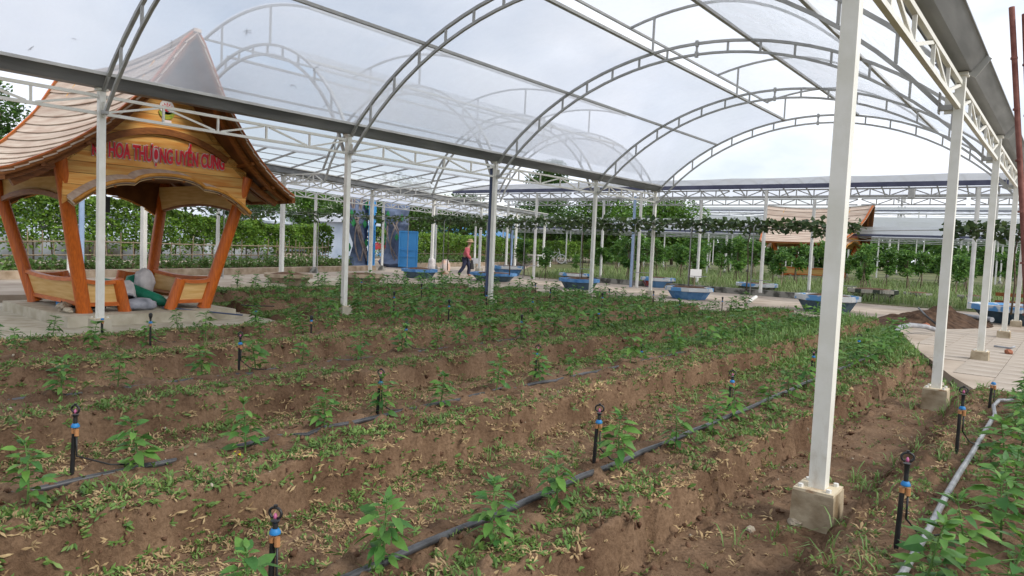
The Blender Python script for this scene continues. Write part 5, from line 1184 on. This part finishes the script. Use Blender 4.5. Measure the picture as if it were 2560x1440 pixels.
# ------------------------------------------------------------------ orchard saplings
SAP = [(-8.83,24.55,1.58,.61),(-6.5,22.9,1.42,.63),(-8.42,28.06,.95,.19),(-5.85,26.03,1.72,.30),(-3.7,24.6,1.89,.36),(-6.51,30.8,2.05,.68),(-5.17,29.87,1.96,.65),(-4.84,31.72,1.93,.4),(-7.13,39.22,1.99,.7),(-3.8,34.08,1.64,.34),(-1.71,30.77,2.17,.57),(-3.69,38.21,2.18,.4),(-1.2,34.0,1.4,.31),(-0.14,33.87,2.14,.65),(0.6,36.06,2.08,.45),(1.3,37.0,1.91,.40),(2.71,34.91,2.08,.63),(2.91,38.14,2.02,.62),(4.18,35.72,1.88,.37),(4.14,39.57,2.1,.69),(4.02,46.19,2.21,.63),(4.78,42.9,2.2,.66),(5.54,44.3,2.2,.7),(6.09,47.9,2.4,.68),(7.33,43.2,2.0,.54),(2.96,32.71,1.19,.15),(-14.8,39.1,1.88,.57),(-17.1,46.0,1.74,.54),(-5.4,35.0,1.6,.3),(-10.7,45.1,2.2,.87),(-9.2,33.2,1.9,.6),(-11.2,36.5,1.9,.6),(-7.9,45.5,2.1,.6),(-10.0,40.5,2.0,.55),(8.6,38.0,2.0,.5),(10.2,41.5,2.1,.6),(8.9,33.0,1.9,.5),(6.2,38.2,2.0,.55),(7.4,50.5,2.2,.7),(9.8,47.0,2.2,.6),(-12.8,43.2,1.9,.6),(0.2,31.0,1.7,.5),(6.3,33.8,1.7,.45),(-2.6,28.2,1.75,.5),(3.4,31.0,1.9,.55),(9.6,29.5,1.9,.5)]
NAME_A = ['pale lime', 'dark', 'mid green', 'yellow-green', 'glossy green']
NAME_B = ['slender', 'round-headed', 'bushy', 'narrow', 'leaning', 'two-tiered', 'small', 'spreading', 'tall']
protos = []
for v in range(6):
    rng = np.random.default_rng(300+v); cs, rs = [], []
    for i in range(9):
        a = rng.uniform(0, 6.28); z = 0.38+0.55*rng.random(); q = .17*math.sin(math.pi*(z-.2))*rng.uniform(.4, 1.1); cs.append((q*math.cos(a), q*math.sin(a), z)); k = rng.uniform(.08, .14); rs.append((k, k, k*.9))
    P = clump_points(cs, rs, 620, rng, .35); V_, F_ = leaf_quads(P, .082, .42, .25, rng=rng); fm = mesh_np('crown', V_, F_, MT['orchard'])
    tm = M().tube([(0, 0, 0), (.01, 0, .3), (-.005, .01, .75)], [.012, .010, .004], 6)
    for c in cs[:6]: tm.tube([(0, 0, rng.uniform(.28, .5)), Vector(c)*.6+Vector((0, 0, .3)), c], [.006, .005, .002], 4)
    bmx = bpy.data.meshes.new('trunk'); bmx.from_pydata(tm.v, [], tm.f); bmx.materials.append(MT['bark']); protos.append((fm, bmx))
used_l = {}
for i, (x, y, h, hb_) in enumerate(SAP):
    near = ['the mossy kerb', 'the cross canopy posts', 'the far pavilion', 'the striped planter', 'the big front post', 'the far canopies', 'the bright hedge']
    if x < -9: w = near[6]
    elif y > 41: w = near[5]
    elif y < 28: w = near[0]
    elif x > 6.5: w = 'the right row of posts'
    elif 1.8 < x <= 6.5: w = near[3]
    elif abs(x+1.5) < 3.4 and y > 33: w = near[2]
    else: w = near[1]
    pos = 'front' if y < 32 else ('middle' if y < 38 else 'rear')
    lab = f'{NAME_B[i % 9]} {NAME_A[(i*3) % 5]} orchard sapling in the {pos} rows near {w}'
    if lab in used_l: lab = f'{NAME_B[(i+4) % 9]} {NAME_A[(i*3+2) % 5]} orchard sapling further along near {w}'
    used_l[lab] = 1
    t = empty('orchard_sapling', (x, y, -.1), lab, 'sapling', 'young orchard trees on the grass')
    fm, bmx = protos[i % 6]
    for nm, me in (('trunk', bmx), ('crown', fm)): link(nm, me, t)
    wdt = random.uniform(.95, 1.25); t.scale = (h*wdt, h*wdt, h); t.rotation_euler = (random.uniform(-.05, .05), random.uniform(-.05, .05), i*1.7)
    for kx in range(2):   # bamboo props tied to the stem
        a = i*2.1+kx*2.2; r = .22/h; s = M().tube([(r*math.cos(a), r*math.sin(a), 0), (0.01, 0, .42)], .008, 4); me = bpy.data.meshes.new('prop'); me.from_pydata(s.v, [], s.f); me.materials.append(MT['bamboo']); link('prop', me, t)
# tall grass of the orchard
rng = np.random.default_rng(77)
def blades(P, h, w, m, name, lean=0.5, kind='stuff', label=None, rng=rng, nb=1):
    n = len(P); a = rng.uniform(0, 2*math.pi, n); d = np.stack([np.cos(a), np.sin(a), np.zeros(n)], -1); s = np.stack([-d[:, 1], d[:, 0], np.zeros(n)], -1)
    H = (h*(0.5+rng.random(n)))[:, None]; ln = (lean*(0.3+rng.random(n)))[:, None]; W_ = (w*(0.6+0.8*rng.random(n)))[:, None]; z = np.array([0, 0, 1.0])
    c0 = P; c1 = P+z*H*.55+d*H*ln*.25; c2 = P+z*H*.85+d*H*ln*.7; c3 = P+z*H*(1-.25*ln)+d*H*ln*1.25
    V_ = np.stack([c0-s*W_*.4, c0+s*W_*.4, c1-s*W_*.5, c1+s*W_*.5, c2-s*W_*.35, c2+s*W_*.35, c3], 1).reshape(-1, 3); b = (np.arange(n)*7)[:, None]
    F_ = (b[:, None, :]+np.array([[0, 1, 3], [0, 3, 2], [2, 3, 5], [2, 5, 4], [4, 5, 6]])[None]).reshape(-1, 3)
    o = link(name, mesh_np(name, V_, F_, m)); return tag(o, label, kind=kind)
n = 26000; x = rng.uniform(-15, 13, n); y = 24.2+rng.random(n)**1.5*26; keep = (x > -8.2-(y-24)*.42)
P = np.stack([x, y, np.full(n, -.1)], -1)[keep]; P = P[(fbm(P[:, 0], P[:, 1], .5, 3, 8) > -.28)]
blades(P, .24, .022, MT['tgrass'], 'tall_grass', .6, label='rough tall grass under the orchard saplings')
# ------------------------------------------------------------------ irrigation pipes on the beds
def bed_pipe(label, pts, r, m):
    zs = [np.mean([soil_z(x, y+e) for e in np.linspace(-1.2, 1.2, 15)]) for x, y, dz in pts]; P = [Vector((x, y, z+r*0.7+dz)) for (x, y, dz), z in zip(pts, zs)]; o = M().tube(P, r, 9).build('irrigation_pipe', m, None, smooth=True, ang=60); return tag(o, label, 'pipe', 'irrigation pipes on the beds')
def line_pts(x, y0, y1, n, j, dz, seed):
    rng = np.random.default_rng(seed); return [(x+rng.normal()*j, y, dz+rng.normal()*.004) for y in np.linspace(y0, y1, n)]
bed_pipe('thick black pipe along the bed left of the nearest post', line_pts(8.16, -.5, 12.6, 60, .003, .014, 1), .016, MT['pipe'])
bed_pipe('partly buried black pipe along the second bed, by the near-left sprinkler', line_pts(6.42, .3, 12.5, 70, .015, -.016, 2), .016, MT['pipe'])
bed_pipe('half hidden black pipe along the third bed', line_pts(4.47, 1.0, 12, 60, .02, -.03, 3), .02, MT['pipe'])
bed_pipe('shiny silver-grey pipe along the right-hand bed, curving at its far end', [(9.66, -.3, .02)]+line_pts(9.65, .4, 6.8, 13, .002, .015, 4)+[(9.62, 7.1, .03), (9.63, 7.5, .06), (9.70, 7.75, .07), (9.87, 7.9, .04), (10.1, 7.95, .01)], .016, MT['pipe_z'])
# ------------------------------------------------------------------ sprinklers
def sprinkler(label, x, y, h, hx=None, head=True, tilt=(0, 0), full=True):
    z = soil_z(x, y)-.02; b = Vector((x, y, z)); t = empty('sprinkler', b, label, 'sprinkler', 'sprinklers on stakes'); H = h+.02
    ax = Vector((tilt[0], tilt[1], 1)).normalized(); at_ = lambda f: b+ax*H*f
    M().tube([at_(0), at_(.10), at_(.62)], [.004, .011, .010], 8).build('stake', MT['black'], t, smooth=True, ang=60)
    M().lathe(at_(.60), [(.012, .004), (.012, .026)], 10).build('adapter', MT['orange_cap'], t, smooth=True, ang=40)
    s = Vector((.022, .004, 0)) if full else Vector((.0, 0, 0))
    if full: M().lathe(at_(.60)+s, [(.010, -.006), (.010, .026)], 8).build('adapter', MT['orange_cap'], t, smooth=True, ang=40)
    M().lathe(at_(.60)+s*.5, [(.012, .032), (.019, .036), (.019, .043), (.015, .050), (.012, .054)], 12).build('collar', MT['blue_cap'], t, smooth=True, ang=40)
    if head:
        c = at_(.60)+s*.5; top = b.z+H
        M().lathe((c.x, c.y, c.z), [(.009, .05), (.010, .075), (.009, .08), (.011, top-c.z-.058), (.016, top-c.z-.05)], 10).build('body', MT['black'], t, smooth=True, ang=50)
        if full:
            rr = .024; cz = top-.024; ang = .35
            pts = [Vector((c.x+rr*math.sin(a)*math.cos(ang), c.y+rr*math.sin(a)*math.sin(ang), cz-.019*math.cos(a))) for a in np.linspace(-2.75, 2.75, 15)]
            br = M().tube([Vector((p.x, p.y, 2*cz-p.z)) for p in pts], .005, 6); br.build('bridge', MT['black'], t, smooth=True)
            M().lathe((c.x, c.y, cz-.02), [(.006, 0), (.007, .010), (.003, .02)], 8).build('spinner', MT['pink'], t, smooth=True)
            M().lathe((c.x, c.y, top-.008), [(.006, 0), (.007, .012)], 8).build('cap', MT['black'], t)
        else:
            M().lathe((c.x, c.y, top-.05), [(.012, 0), (.020, .015), (.020, .04), (.008, .05)], 8).build('bridge', MT['black'], t)
    if hx is not None:
        p0 = at_(.60)+s+Vector((0, 0, -.005)); e = Vector((hx[0], hx[1], soil_z(*hx)+.012))
        M().tube([p0, p0+Vector((0, 0, -.10)), p0.lerp(e, .35)+Vector((0, 0, -.10)), p0.lerp(e, .7)+Vector((0, 0, -.055)), e], .0045, 6).build('feed_tube', MT['black'], t, smooth=True)
    return t
SPR = [
 ('black sprinkler at the bottom edge, left of the thick black pipe', 8.01, 1.35, 0.308, (8.14, 1.51), True, (.02, .0), True),
 ('sprinkler with blue collar and drooping tube, leftmost of the near ones', 6.36, 1.32, 0.346, (6.42, 1.76), True, (.02, .03), True),
 ('sprinkler beside the tall pepper plants on the thick black pipe', 8.04, 3.37, 0.336, (8.16, 3.6), True, (.02, .03), True),
 ('sprinkler in the second bed with a plant close on its right', 6.36, 3.23, 0.327, (6.42, 3.46), True, (.02, .04), True),
 ('sprinkler in the second bed leaning right with a thin looping tube', 6.21, 5.26, 0.308, (6.38, 5.56), True, (.03, .04), True),
 ('sprinkler in the third bed before the pavilion corner', 4.44, 3.31, 0.346, (4.47, 3.55), True, (.0, .0), True),
 ('third sprinkler along the thick black pipe, left of the nearest post', 8.04, 5.34, 0.308, (8.16, 5.56), True, (.01, .02), True),
 ('sprinkler close behind the nearest post, seen at its left edge', 7.99, 7.71, 0.28, (8.14, 7.94), True, (.0, .03), True),
 ('sprinkler just right of the nearest post in the pipe bed', 8.07, 9.3, 0.318, (8.16, 9.53), True, (.01, .0), True),
 ('tallest black sprinkler with ring head in the right corner, nearest the camera', 9.57, 3.32, 0.43, (9.69, 3.64), True, (.02, .02), True),
 ('black sprinkler with ring head before the second post footing', 9.57, 5.23, 0.43, (9.67, 5.65), True, (.0, .01), True),
 ('black stake with only a blue cap beside the paving corner', 9.58, 7.24, 0.308, (9.71, 7.43), False, (.03, .04), True),
 ('sprinkler in the second bed far along, level with the big front post', 6.08, 7.57, 0.327, (6.36, 7.85), True, (.0, .0), False),
 ('sprinkler in front of the pavilion step, second from the left post', 2.63, 3.37, 0.336, (2.62, 3.64), True, (.0, .0), False),
 ('sprinkler with blue cap against the first left post', 1.5, 3.34, 0.252, (1.6, 3.6), False, (.01, .0), True),
 ('sprinkler with a black cross tube at the right end of the pavilion slab', 1.24, 5.42, 0.234, (1.41, 5.7), False, (.0, .0), True),
 ('sprinkler in the third bed beyond the second left post', 4.36, 5.34, 0.299, (4.49, 5.61), True, (.02, .0), False),
 ('sprinkler in the fourth bed right of the pavilion slab', 2.72, 5.28, 0.252, (2.62, 5.51), True, (.0, .0), False),
 ('sprinkler in the third bed below the third left post', 4.21, 7.61, 0.336, (4.4, 7.85), True, (.02, .0), False),
 ('small sprinkler in the second bed near the far corner of the field', 5.85, 10.46, 0.243, None, True, (.0, .0), False),
 ('sprinkler in the third bed below the fourth left post', 4.4, 9.3, 0.308, None, True, (.0, .0), False)]
for s in SPR: sprinkler(s[0], s[1], s[2], s[3], s[4], s[5], s[6], s[7])
c_ = M().tube([(1.02, 5.34, .215), (1.24, 5.42, .217), (1.52, 5.53, .235)], .008, 6).build('cross_tube', MT['black']); c_.parent = None; tag(c_, 'short black tube balanced across the sprinkler by the pavilion slab', 'tube')
ki = 0
for xc in (2.62, 1.41, 4.4, -0.51, -2.33):
    for y in (7.9, 10.1, 12.3, 14.3):
        if (xc == 4.4 and y < 11) or (xc < 0 and y < 9) or soil_mask(np.array([xc]), np.array([y]))[0] < .4: continue
        sprinkler('small far sprinkler stake in the '+{2.57: 'fourth bed', 1.41: 'bed along the pavilion slab', 4.4: 'third bed', -.5: 'bed behind the left posts', -2.33: 'hindmost bed'}.get(xc, 'far beds')+', level with the '+('second' if y < 9.9 else 'third' if y < 13 else 'fourth')+' left post', xc+random.uniform(-.1, .1), y+random.uniform(-.2, .2), random.uniform(.28, .36), None, True, (random.uniform(-.03, .03), 0), False)['group'] = 'far sprinklers'; ki += 1
# ------------------------------------------------------------------ pepper seedlings
def leaf_mesh(name, w, droop, curl):
    v = [(0, 0, 0), (.30, 0, .02+curl), (.65, 0, .01-droop*.4), (1, 0, -droop), (.26, w*.46, .05+curl), (.58, w*.42, .04-droop*.3), (.26, -w*.46, .05+curl), (.58, -w*.42, .04-droop*.3), (.83, w*.20, -.0-droop*.62), (.83, -w*.20, -.0-droop*.62), (.08, w*.16, .01), (.08, -w*.16, .01)]
    f = [(0, 10, 4), (0, 4, 1), (1, 4, 5), (1, 5, 2), (2, 5, 8), (2, 8, 3), (0, 6, 11), (0, 1, 6), (1, 7, 6), (1, 2, 7), (2, 9, 7), (2, 3, 9)]
    f = [(0, 10, 4), (0, 4, 1), (1, 4, 5), (1, 5, 2), (2, 5, 8), (2, 8, 3), (0, 6, 11), (0, 1, 6), (1, 7, 6), (1, 2, 7), (2, 9, 7), (2, 3, 9)]
    return v, f
LT = [leaf_mesh('leaf', .46, .22, .02), leaf_mesh('leaf', .52, .35, .03), leaf_mesh('leaf', .42, .12, .0)]
LM = []
for v, f in LT:
    me = bpy.data.meshes.new('leaf'); me.from_pydata(v, [], f); me.materials.append(MT['leaf']); me.polygons.foreach_set('use_smooth', np.ones(len(f), dtype=bool)); LM.append(me)
def plant_layout(seed, h):
    """Leaf frames on a stem: alternate nodes, long petioles low down, a tight tuft on top."""
    rng = np.random.default_rng(seed); out = []; st = []; a = rng.uniform(0, 6.28); n = 16
    bend = rng.normal(size=2)*.02
    for i in range(n):
        f = 0.16+0.84*i/(n-1); z = h*f; c = Vector((bend[0]*f*f, bend[1]*f*f, z)); st.append(c)
        for k_ in range((2 if i % 2 else 3) if i < n-1 else 5):
            a += 2.4 if k_ == 0 else 3.0+rng.normal()*.3
            if i == n-1: a += 1.6
            ln = (0.082 if i < n-4 else .07 if i < n-1 else .045)*rng.uniform(.75, 1.25)*(h/.27)
            pet = (0.026 if i < n-2 else .008)*rng.uniform(.6, 1.8); el = (rng.uniform(-.35, .35) if i < n-2 else rng.uniform(.3, .9))
            if i < 2 and rng.random() < .3: continue
            d = Vector((math.cos(a)*math.cos(el), math.sin(a)*math.cos(el), math.sin(el))); p = c+d*pet
            out.append((c, p, d, ln, rng.normal()*.35, int(rng.integers(0, 3))))
    return st, out
def leaf_matrix(p, d, ln, roll):
    d = d.normalized(); s = Vector((0, 0, 1)).cross(d); s = s.normalized() if s.length > 1e-3 else Vector((1, 0, 0)); u = d.cross(s)
    s2 = s*math.cos(roll)+u*math.sin(roll); u2 = d.cross(s2)
    return Matrix(((d.x*ln, s2.x*ln, u2.x*ln, p.x), (d.y*ln, s2.y*ln, u2.y*ln, p.y), (d.z*ln, s2.z*ln, u2.z*ln, p.z), (0, 0, 0, 1)))
def build_plant(label, seed, h, single, group, loc=(0, 0, 0)):
    st, lv = plant_layout(seed, h); t = empty('pepper_seedling', loc, label, 'plant', group)
    s = M().tube([Vector((0, 0, -.02))]+st, [.0055]+[.005-.003*i/len(st) for i in range(len(st))], 6)
    for c, p, d, ln, r, k_ in lv: s.tube([c, p], [.0022, .0018], 4, cap=False)
    me = bpy.data.meshes.new('stem'); me.from_pydata(s.v, [], s.f); me.materials.append(MT['stem']); link('stem', me, t)
    if single:
        for c, p, d, ln, r, k_ in lv: o = link('leaf', LM[k_], t); o.matrix_local = leaf_matrix(p, d, ln, r)
    else:
        V_, F_ = [], []
        for c, p, d, ln, r, k_ in lv:
            m_ = leaf_matrix(p, d, ln, r); n = len(V_); V_ += [tuple(m_ @ Vector(v)) for v in LT[k_][0]]; F_ += [tuple(a+n for a in f) for f in LT[k_][1]]
        link('foliage', mesh_np('foliage', V_, F_, MT['leaf'], smooth=True), t)
    return t
BN = {9.86: 'right-hand bed by the silver-grey pipe', 8.21: 'bed with the thick black pipe', 6.4: 'second bed from the nearest post', 4.47: 'third bed from the nearest post', 2.57: 'fourth bed from the nearest post', 1.39: 'bed along the pavilion slab', -0.51: 'bed behind the left posts', -2.33: 'hindmost bed', -4.01: 'bed by the unpainted planters'}
ORD = ['first', 'second', 'third', 'fourth', 'fifth', 'sixth', 'seventh', 'eighth', 'ninth', 'tenth', 'eleventh', 'twelfth']
START = {9.86: [2.85, 3.27, 3.74, 4.16, 4.62, 5.14, 5.61, 6.07, 6.54, 7.01, 7.47, 7.8], 8.21: [1.17, 1.72, 2.16, 2.67, 3.28, 3.99, 4.53, 5.07, 5.64, 6.21, 6.81], 6.4: [0.58, 1.06, 1.59, 2.12, 2.77, 3.24, 3.77, 4.44, 5.1, 5.54, 6.1], 4.47: [1.91, 2.3, 3.1, 3.48, 3.93, 4.58, 5.14, 5.7, 6.12], 2.57: [2.2, 2.82, 3.36, 4.02, 4.67, 5.23, 5.72, 6.17], 1.39: [2.34, 2.88, 3.46, 4.27, 4.76, 5.33]}
SX_ = {(9.86, 0): 9.74, (9.86, 1): 9.82, (8.21, 0): 8.16, (8.21, 1): 8.16, (8.21, 2): 8.31, (8.21, 3): 8.28, (6.4, 1): 6.61, (6.4, 2): 6.47, (6.4, 3): 6.55, (4.47, 2): 4.21, (1.39, 2): 1.04, (1.39, 4): 0.76}
far_protos = [build_plant('x', 900+i, .27, False, 'g') for i in range(7)]
def lvl(y): return 'level with the '+('second' if y < 9.9 else 'third' if y < 13.9 else 'fourth')+' left post'
first = [True]*7; cnt = 0
def place_far(x, y, sc_, label, group):
    global cnt
    i = cnt % 7; cnt += 1
    if first[i]: o = far_protos[i]; first[i] = False
    else: o = copy_tree(far_protos[i])
    o.location = (x, y, soil_z(x, y)-.004); o.rotation_euler = (random.uniform(-.12, .12), random.uniform(-.12, .12), random.uniform(0, 6.28)); o.scale = (sc_*random.uniform(.85, 1.15),)*2+(sc_,)
    o['label'] = label; o['group'] = group; return o
for xc, nm in BN.items():
    lst = START.get(xc, []); yend = {9.86: 8.1, 8.21: 12.4}.get(xc, 15.4); y = (lst[-1]+.58) if lst else 8.2; rest = []
    while y < yend: rest.append(y); y += random.uniform(.36, .54)
    for i, yy in enumerate(lst):
        x = SX_.get((xc, i), xc+random.uniform(-.05, .05)); dist = math.hypot(x-CPOS.x, yy)
        lab = f'{ORD[i]} pepper seedling from the near end of the {nm}'
        if dist < 4.7 and xc > 5:
            o = build_plant(lab, 500+int(xc*10)+i*7, random.uniform(.24, .31) if xc < 9 else random.uniform(.25, .31), True, 'pepper seedlings', (x, yy, soil_z(x, yy)-.004)); o.rotation_euler = (random.uniform(-.08, .08), random.uniform(-.08, .08), 0)
        else: place_far(x, yy, random.uniform(.85, 1.15) if xc < 9 else random.uniform(1.0, 1.25), lab, 'pepper seedlings')
    for yy in rest:
        x = xc+random.uniform(-.10, .10)
        if soil_mask(np.array([x]), np.array([yy]))[0] < .2: continue
        sz_ = random.uniform(.9, 1.55); place_far(x, yy, sz_, f'{"small" if sz_ < 1.1 else "mid-sized" if sz_ < 1.34 else "tall"} seedling in the {nm}, {lvl(yy)}', 'seedlings far along the '+nm)
# second stems that make the right-hand bed lush
for i, (x, y) in enumerate([(10.15, 3.08), (10.19, 3.64), (10.1, 4.3), (10.29, 4.86), (10.15, 5.51), (10.19, 6.17), (10.1, 6.82), (10.24, 7.38), (9.96, 2.8), (10.38, 4.02)]):
    place_far(x, y, random.uniform(1.05, 1.3), f'{ORD[i]} plant of the outer row behind the silver-grey pipe, counted from the camera', 'outer row of pepper plants')
yl = M(); v, f = LT[0]; yl.add([(p[0]*.06+6.53, p[1]*.07+2.07, p[2]*.06+soil_z(6.53, 2.07)+.02) for p in v], f); tag(yl.build('fallen_leaf', MT['yleaf']), 'single bright yellow leaf at the foot of a seedling in the second bed', 'leaf')
# ------------------------------------------------------------------ weeds, grass tufts, clods
rng = np.random.default_rng(2024)
def bed_u(x):
    best = np.full(x.shape, 9.0); val = np.full(x.shape, 9.0); bb = np.full(x.shape, .6)
    for xc, a, b in BEDS:
        u = x-xc; k_ = np.abs(u) < best; best[k_] = np.abs(u)[k_]; val[k_] = u[k_]; bb[k_] = b
    return val, bb
def sample(n, x0, x1, y0, y1, power=1.0):
    return rng.uniform(x0, x1, n), y0+(y1-y0)*rng.random(n)**power
def ground_frame(x, y):
    e = .02; z = soil_h(x, y); gx = (soil_h(x+e, y)-soil_h(x-e, y))/(2*e); gy = (soil_h(x, y+e)-soil_h(x, y-e))/(2*e)
    nrm = np.stack([-gx, -gy, np.ones_like(gx)], -1); nrm /= np.linalg.norm(nrm, axis=1)[:, None]; return z, nrm
def rosettes(x, y, size, name, m, nl, label, droop=0.0, ratio=.29, lift=.8):
    """Weeds: nl leaves round each point, following the ground's slope; each leaf has a raised midrib."""
    z, nrm = ground_frame(x, y); n = len(x); P = np.repeat(np.stack([x, y, z+.002], -1), nl, 0); NR = np.repeat(nrm, nl, 0); S = np.repeat(size, nl)*rng.uniform(.55, 1.2, n*nl)
    P[:, :2] += rng.normal(size=(n*nl, 2))*S[:, None]*.25
    a = rng.uniform(0, 6.283, n*nl); el = lift*rng.uniform(.1, 1.6, n*nl); d = np.stack([np.cos(a), np.sin(a), np.zeros_like(a)], -1)
    d = d-NR*(d*NR).sum(1)[:, None]; d /= np.linalg.norm(d, axis=1)[:, None]; d2 = d*np.cos(el)[:, None]+NR*np.sin(el)[:, None]; s = np.cross(NR, d); S = S[:, None]
    p0 = P; pm = P+d2*S*.5+NR*S*.06; p1 = P+d2*S-NR*S*(.22*np.sin(el)[:, None]+droop); w = S*ratio*.5
    V_ = np.stack([p0, pm+s*w-NR*S*.04, p1, pm-s*w-NR*S*.04, pm], 1).reshape(-1, 3); b = (np.arange(n*nl)*5)[:, None]
    F_ = (b[:, None, :]+np.array([[0, 1, 4], [1, 2, 4], [2, 3, 4], [3, 0, 4]])[None]).reshape(-1, 3)
    o = link(name, mesh_np(name, V_, F_, m)); return tag(o, label, kind='stuff')
def accept(x, y, f): return rng.random(len(x)) < f
x, y = sample(190000, -6, 12.2, .5, 16.8, 1.35); u, bb = bed_u(x); ok = soil_mask(x, y) > .06
patch = fbm(x, y, 1.1, 3, 55); edge = np.exp(-((u-(bb-.12))/.17)**2); ledge = np.exp(-((u+.27)/.12)**2)*.30; cliff = ((u > bb) & (u < bb+.18))*.30; flo = ((u > bb+.12) | (u < -.36))*.40; farf = smoothstep(6.5, 11, y+(8-x)*.25)
crest = (np.abs(u) < .28)*.035
dens = (edge*1.0+ledge+cliff+flo+crest)*np.clip(.85+patch*1.1, .30, 1.5)+farf*(.30+.45*np.clip(patch+.4, 0, 1))
trodden = ((x > 8.55) & (x < 9.35))*1.0; dens = dens*(1-.82*trodden)
green = ok & accept(x, y, dens*1.15)
dry = ok & accept(x, y, (edge*.34+np.exp(-((u-bb-.03)/.09)**2)*.55+flo*.75+cliff*.5+.015)*np.clip(.7-patch*.8, .25, 1.2)*(1-.6*farf)*(1-.8*trodden)*1.1)
sz = lambda k_: (.026+.028*rng.random(k_)**1.5)
gxx = np.repeat(x[green][::2], 2); gyy = np.repeat(y[green][::2], 2); gff = np.repeat((farf-.42*(((u > bb+.12) | (u < -.36)) & (farf < .3)))[green][::2], 2); gxx = gxx+rng.normal(size=len(gxx))*.03; gyy = gyy+rng.normal(size=len(gyy))*.03
rosettes(gxx, gyy, sz(len(gxx))*(1+.55*gff)*1.0, 'weeds', MT['weed'], 6, 'low green weeds growing along the bed edges and trench floors')
rosettes(x[dry], y[dry], sz(dry.sum())*1.05, 'dry_weeds', MT['dry'], 8, 'withered tan weeds on the bed edges and trench floors', droop=.15, ratio=.22, lift=.6)

# longer grass tufts
gx, gy = [], []
for _ in range(2600):
    a, b = rng.uniform(0, 12), .8+rng.random()**1.4*13
    gx.append(a); gy.append(b)
gx, gy = np.array(gx), np.array(gy); u, bb = bed_u(gx); pz = fbm(gx, gy, .8, 3, 91)
hot = ((gx > 8.9) & (gx < 9.55))*.55+((u > bb+.05) | (u < -.5))*.16+.03; hot = hot*np.clip(.5+pz*2.2, .05, 1.6)*np.where((gx > 8.6) & (gx < 9.15), .45, 1)
kk = (rng.random(len(gx)) < hot*1.3) & (soil_mask(gx, gy) > .08); gx, gy = gx[kk], gy[kk]
nb = 9; bx = np.repeat(gx, nb)+rng.normal(size=len(gx)*nb)*.022; by = np.repeat(gy, nb)+rng.normal(size=len(gx)*nb)*.022
blades(np.stack([bx, by, soil_h(bx, by)-.004], -1), .075, .0065, MT['grass'], 'grass_tufts', 1.0, label='thin fresh grass tufts sprouting on the trench floors', rng=rng)
x2, y2 = sample(9000, 5.0, 8.6, 9.5, 16.4); k2 = (soil_mask(x2, y2) > .05) & (rng.random(9000) < .55)
blades(np.stack([x2[k2], y2[k2], soil_h(x2[k2], y2[k2])-.004], -1), .11, .010, MT['grass'], 'grass_tufts', .7, label='bright grass on the far end of the pipe bed', rng=rng)
# crumbs of earth
bmc = bmesh.new(); bmesh.ops.create_icosphere(bmc, subdivisions=1, radius=1); cv = np.array([v.co[:] for v in bmc.verts]); cf = np.array([[v.index for v in f.verts] for f in bmc.faces]); bmc.free()
x, y = sample(24000, 2, 12, .8, 10, 1.5); u, bb = bed_u(x); ok = (soil_mask(x, y) > .1) & (rng.random(24000) < .30+.7*((u > bb-.02) & (u < bb+.20))); x, y = x[ok], y[ok]; n = len(x)
sc3 = (.004+.017*rng.random(n)**3.2)[:, None, None]*rng.uniform(.6, 1.3, (n, 1, 3)); V_ = cv[None]*sc3*(1+.35*rng.normal(size=(n, len(cv), 1)))+np.stack([x, y, soil_h(x, y)+.002], -1)[:, None, :]
F_ = (cf[None]+(np.arange(n)*len(cv))[:, None, None]).reshape(-1, 3)
o = link('clods', mesh_np('clods', V_.reshape(-1, 3), F_, MT['earth'])); tag(o, 'small crumbs of loose earth over the beds', kind='stuff')
n = 500; x, y = sample(n, 2, 12, .8, 9, 1.2); F_ = (cf[None]+(np.arange(n)*len(cv))[:, None, None]).reshape(-1, 3)
V_ = cv[None]*(.004+.009*rng.random((n, 1, 1))**2)*rng.uniform(.6, 1.3, (n, 1, 3))+np.stack([x, y, soil_h(x, y)+.003], -1)[:, None, :]
o = link('pebbles', mesh_np('pebbles', V_.reshape(-1, 3), F_, MT['stone'])); tag(o, 'scattered pale pebbles on the earth', kind='stuff')
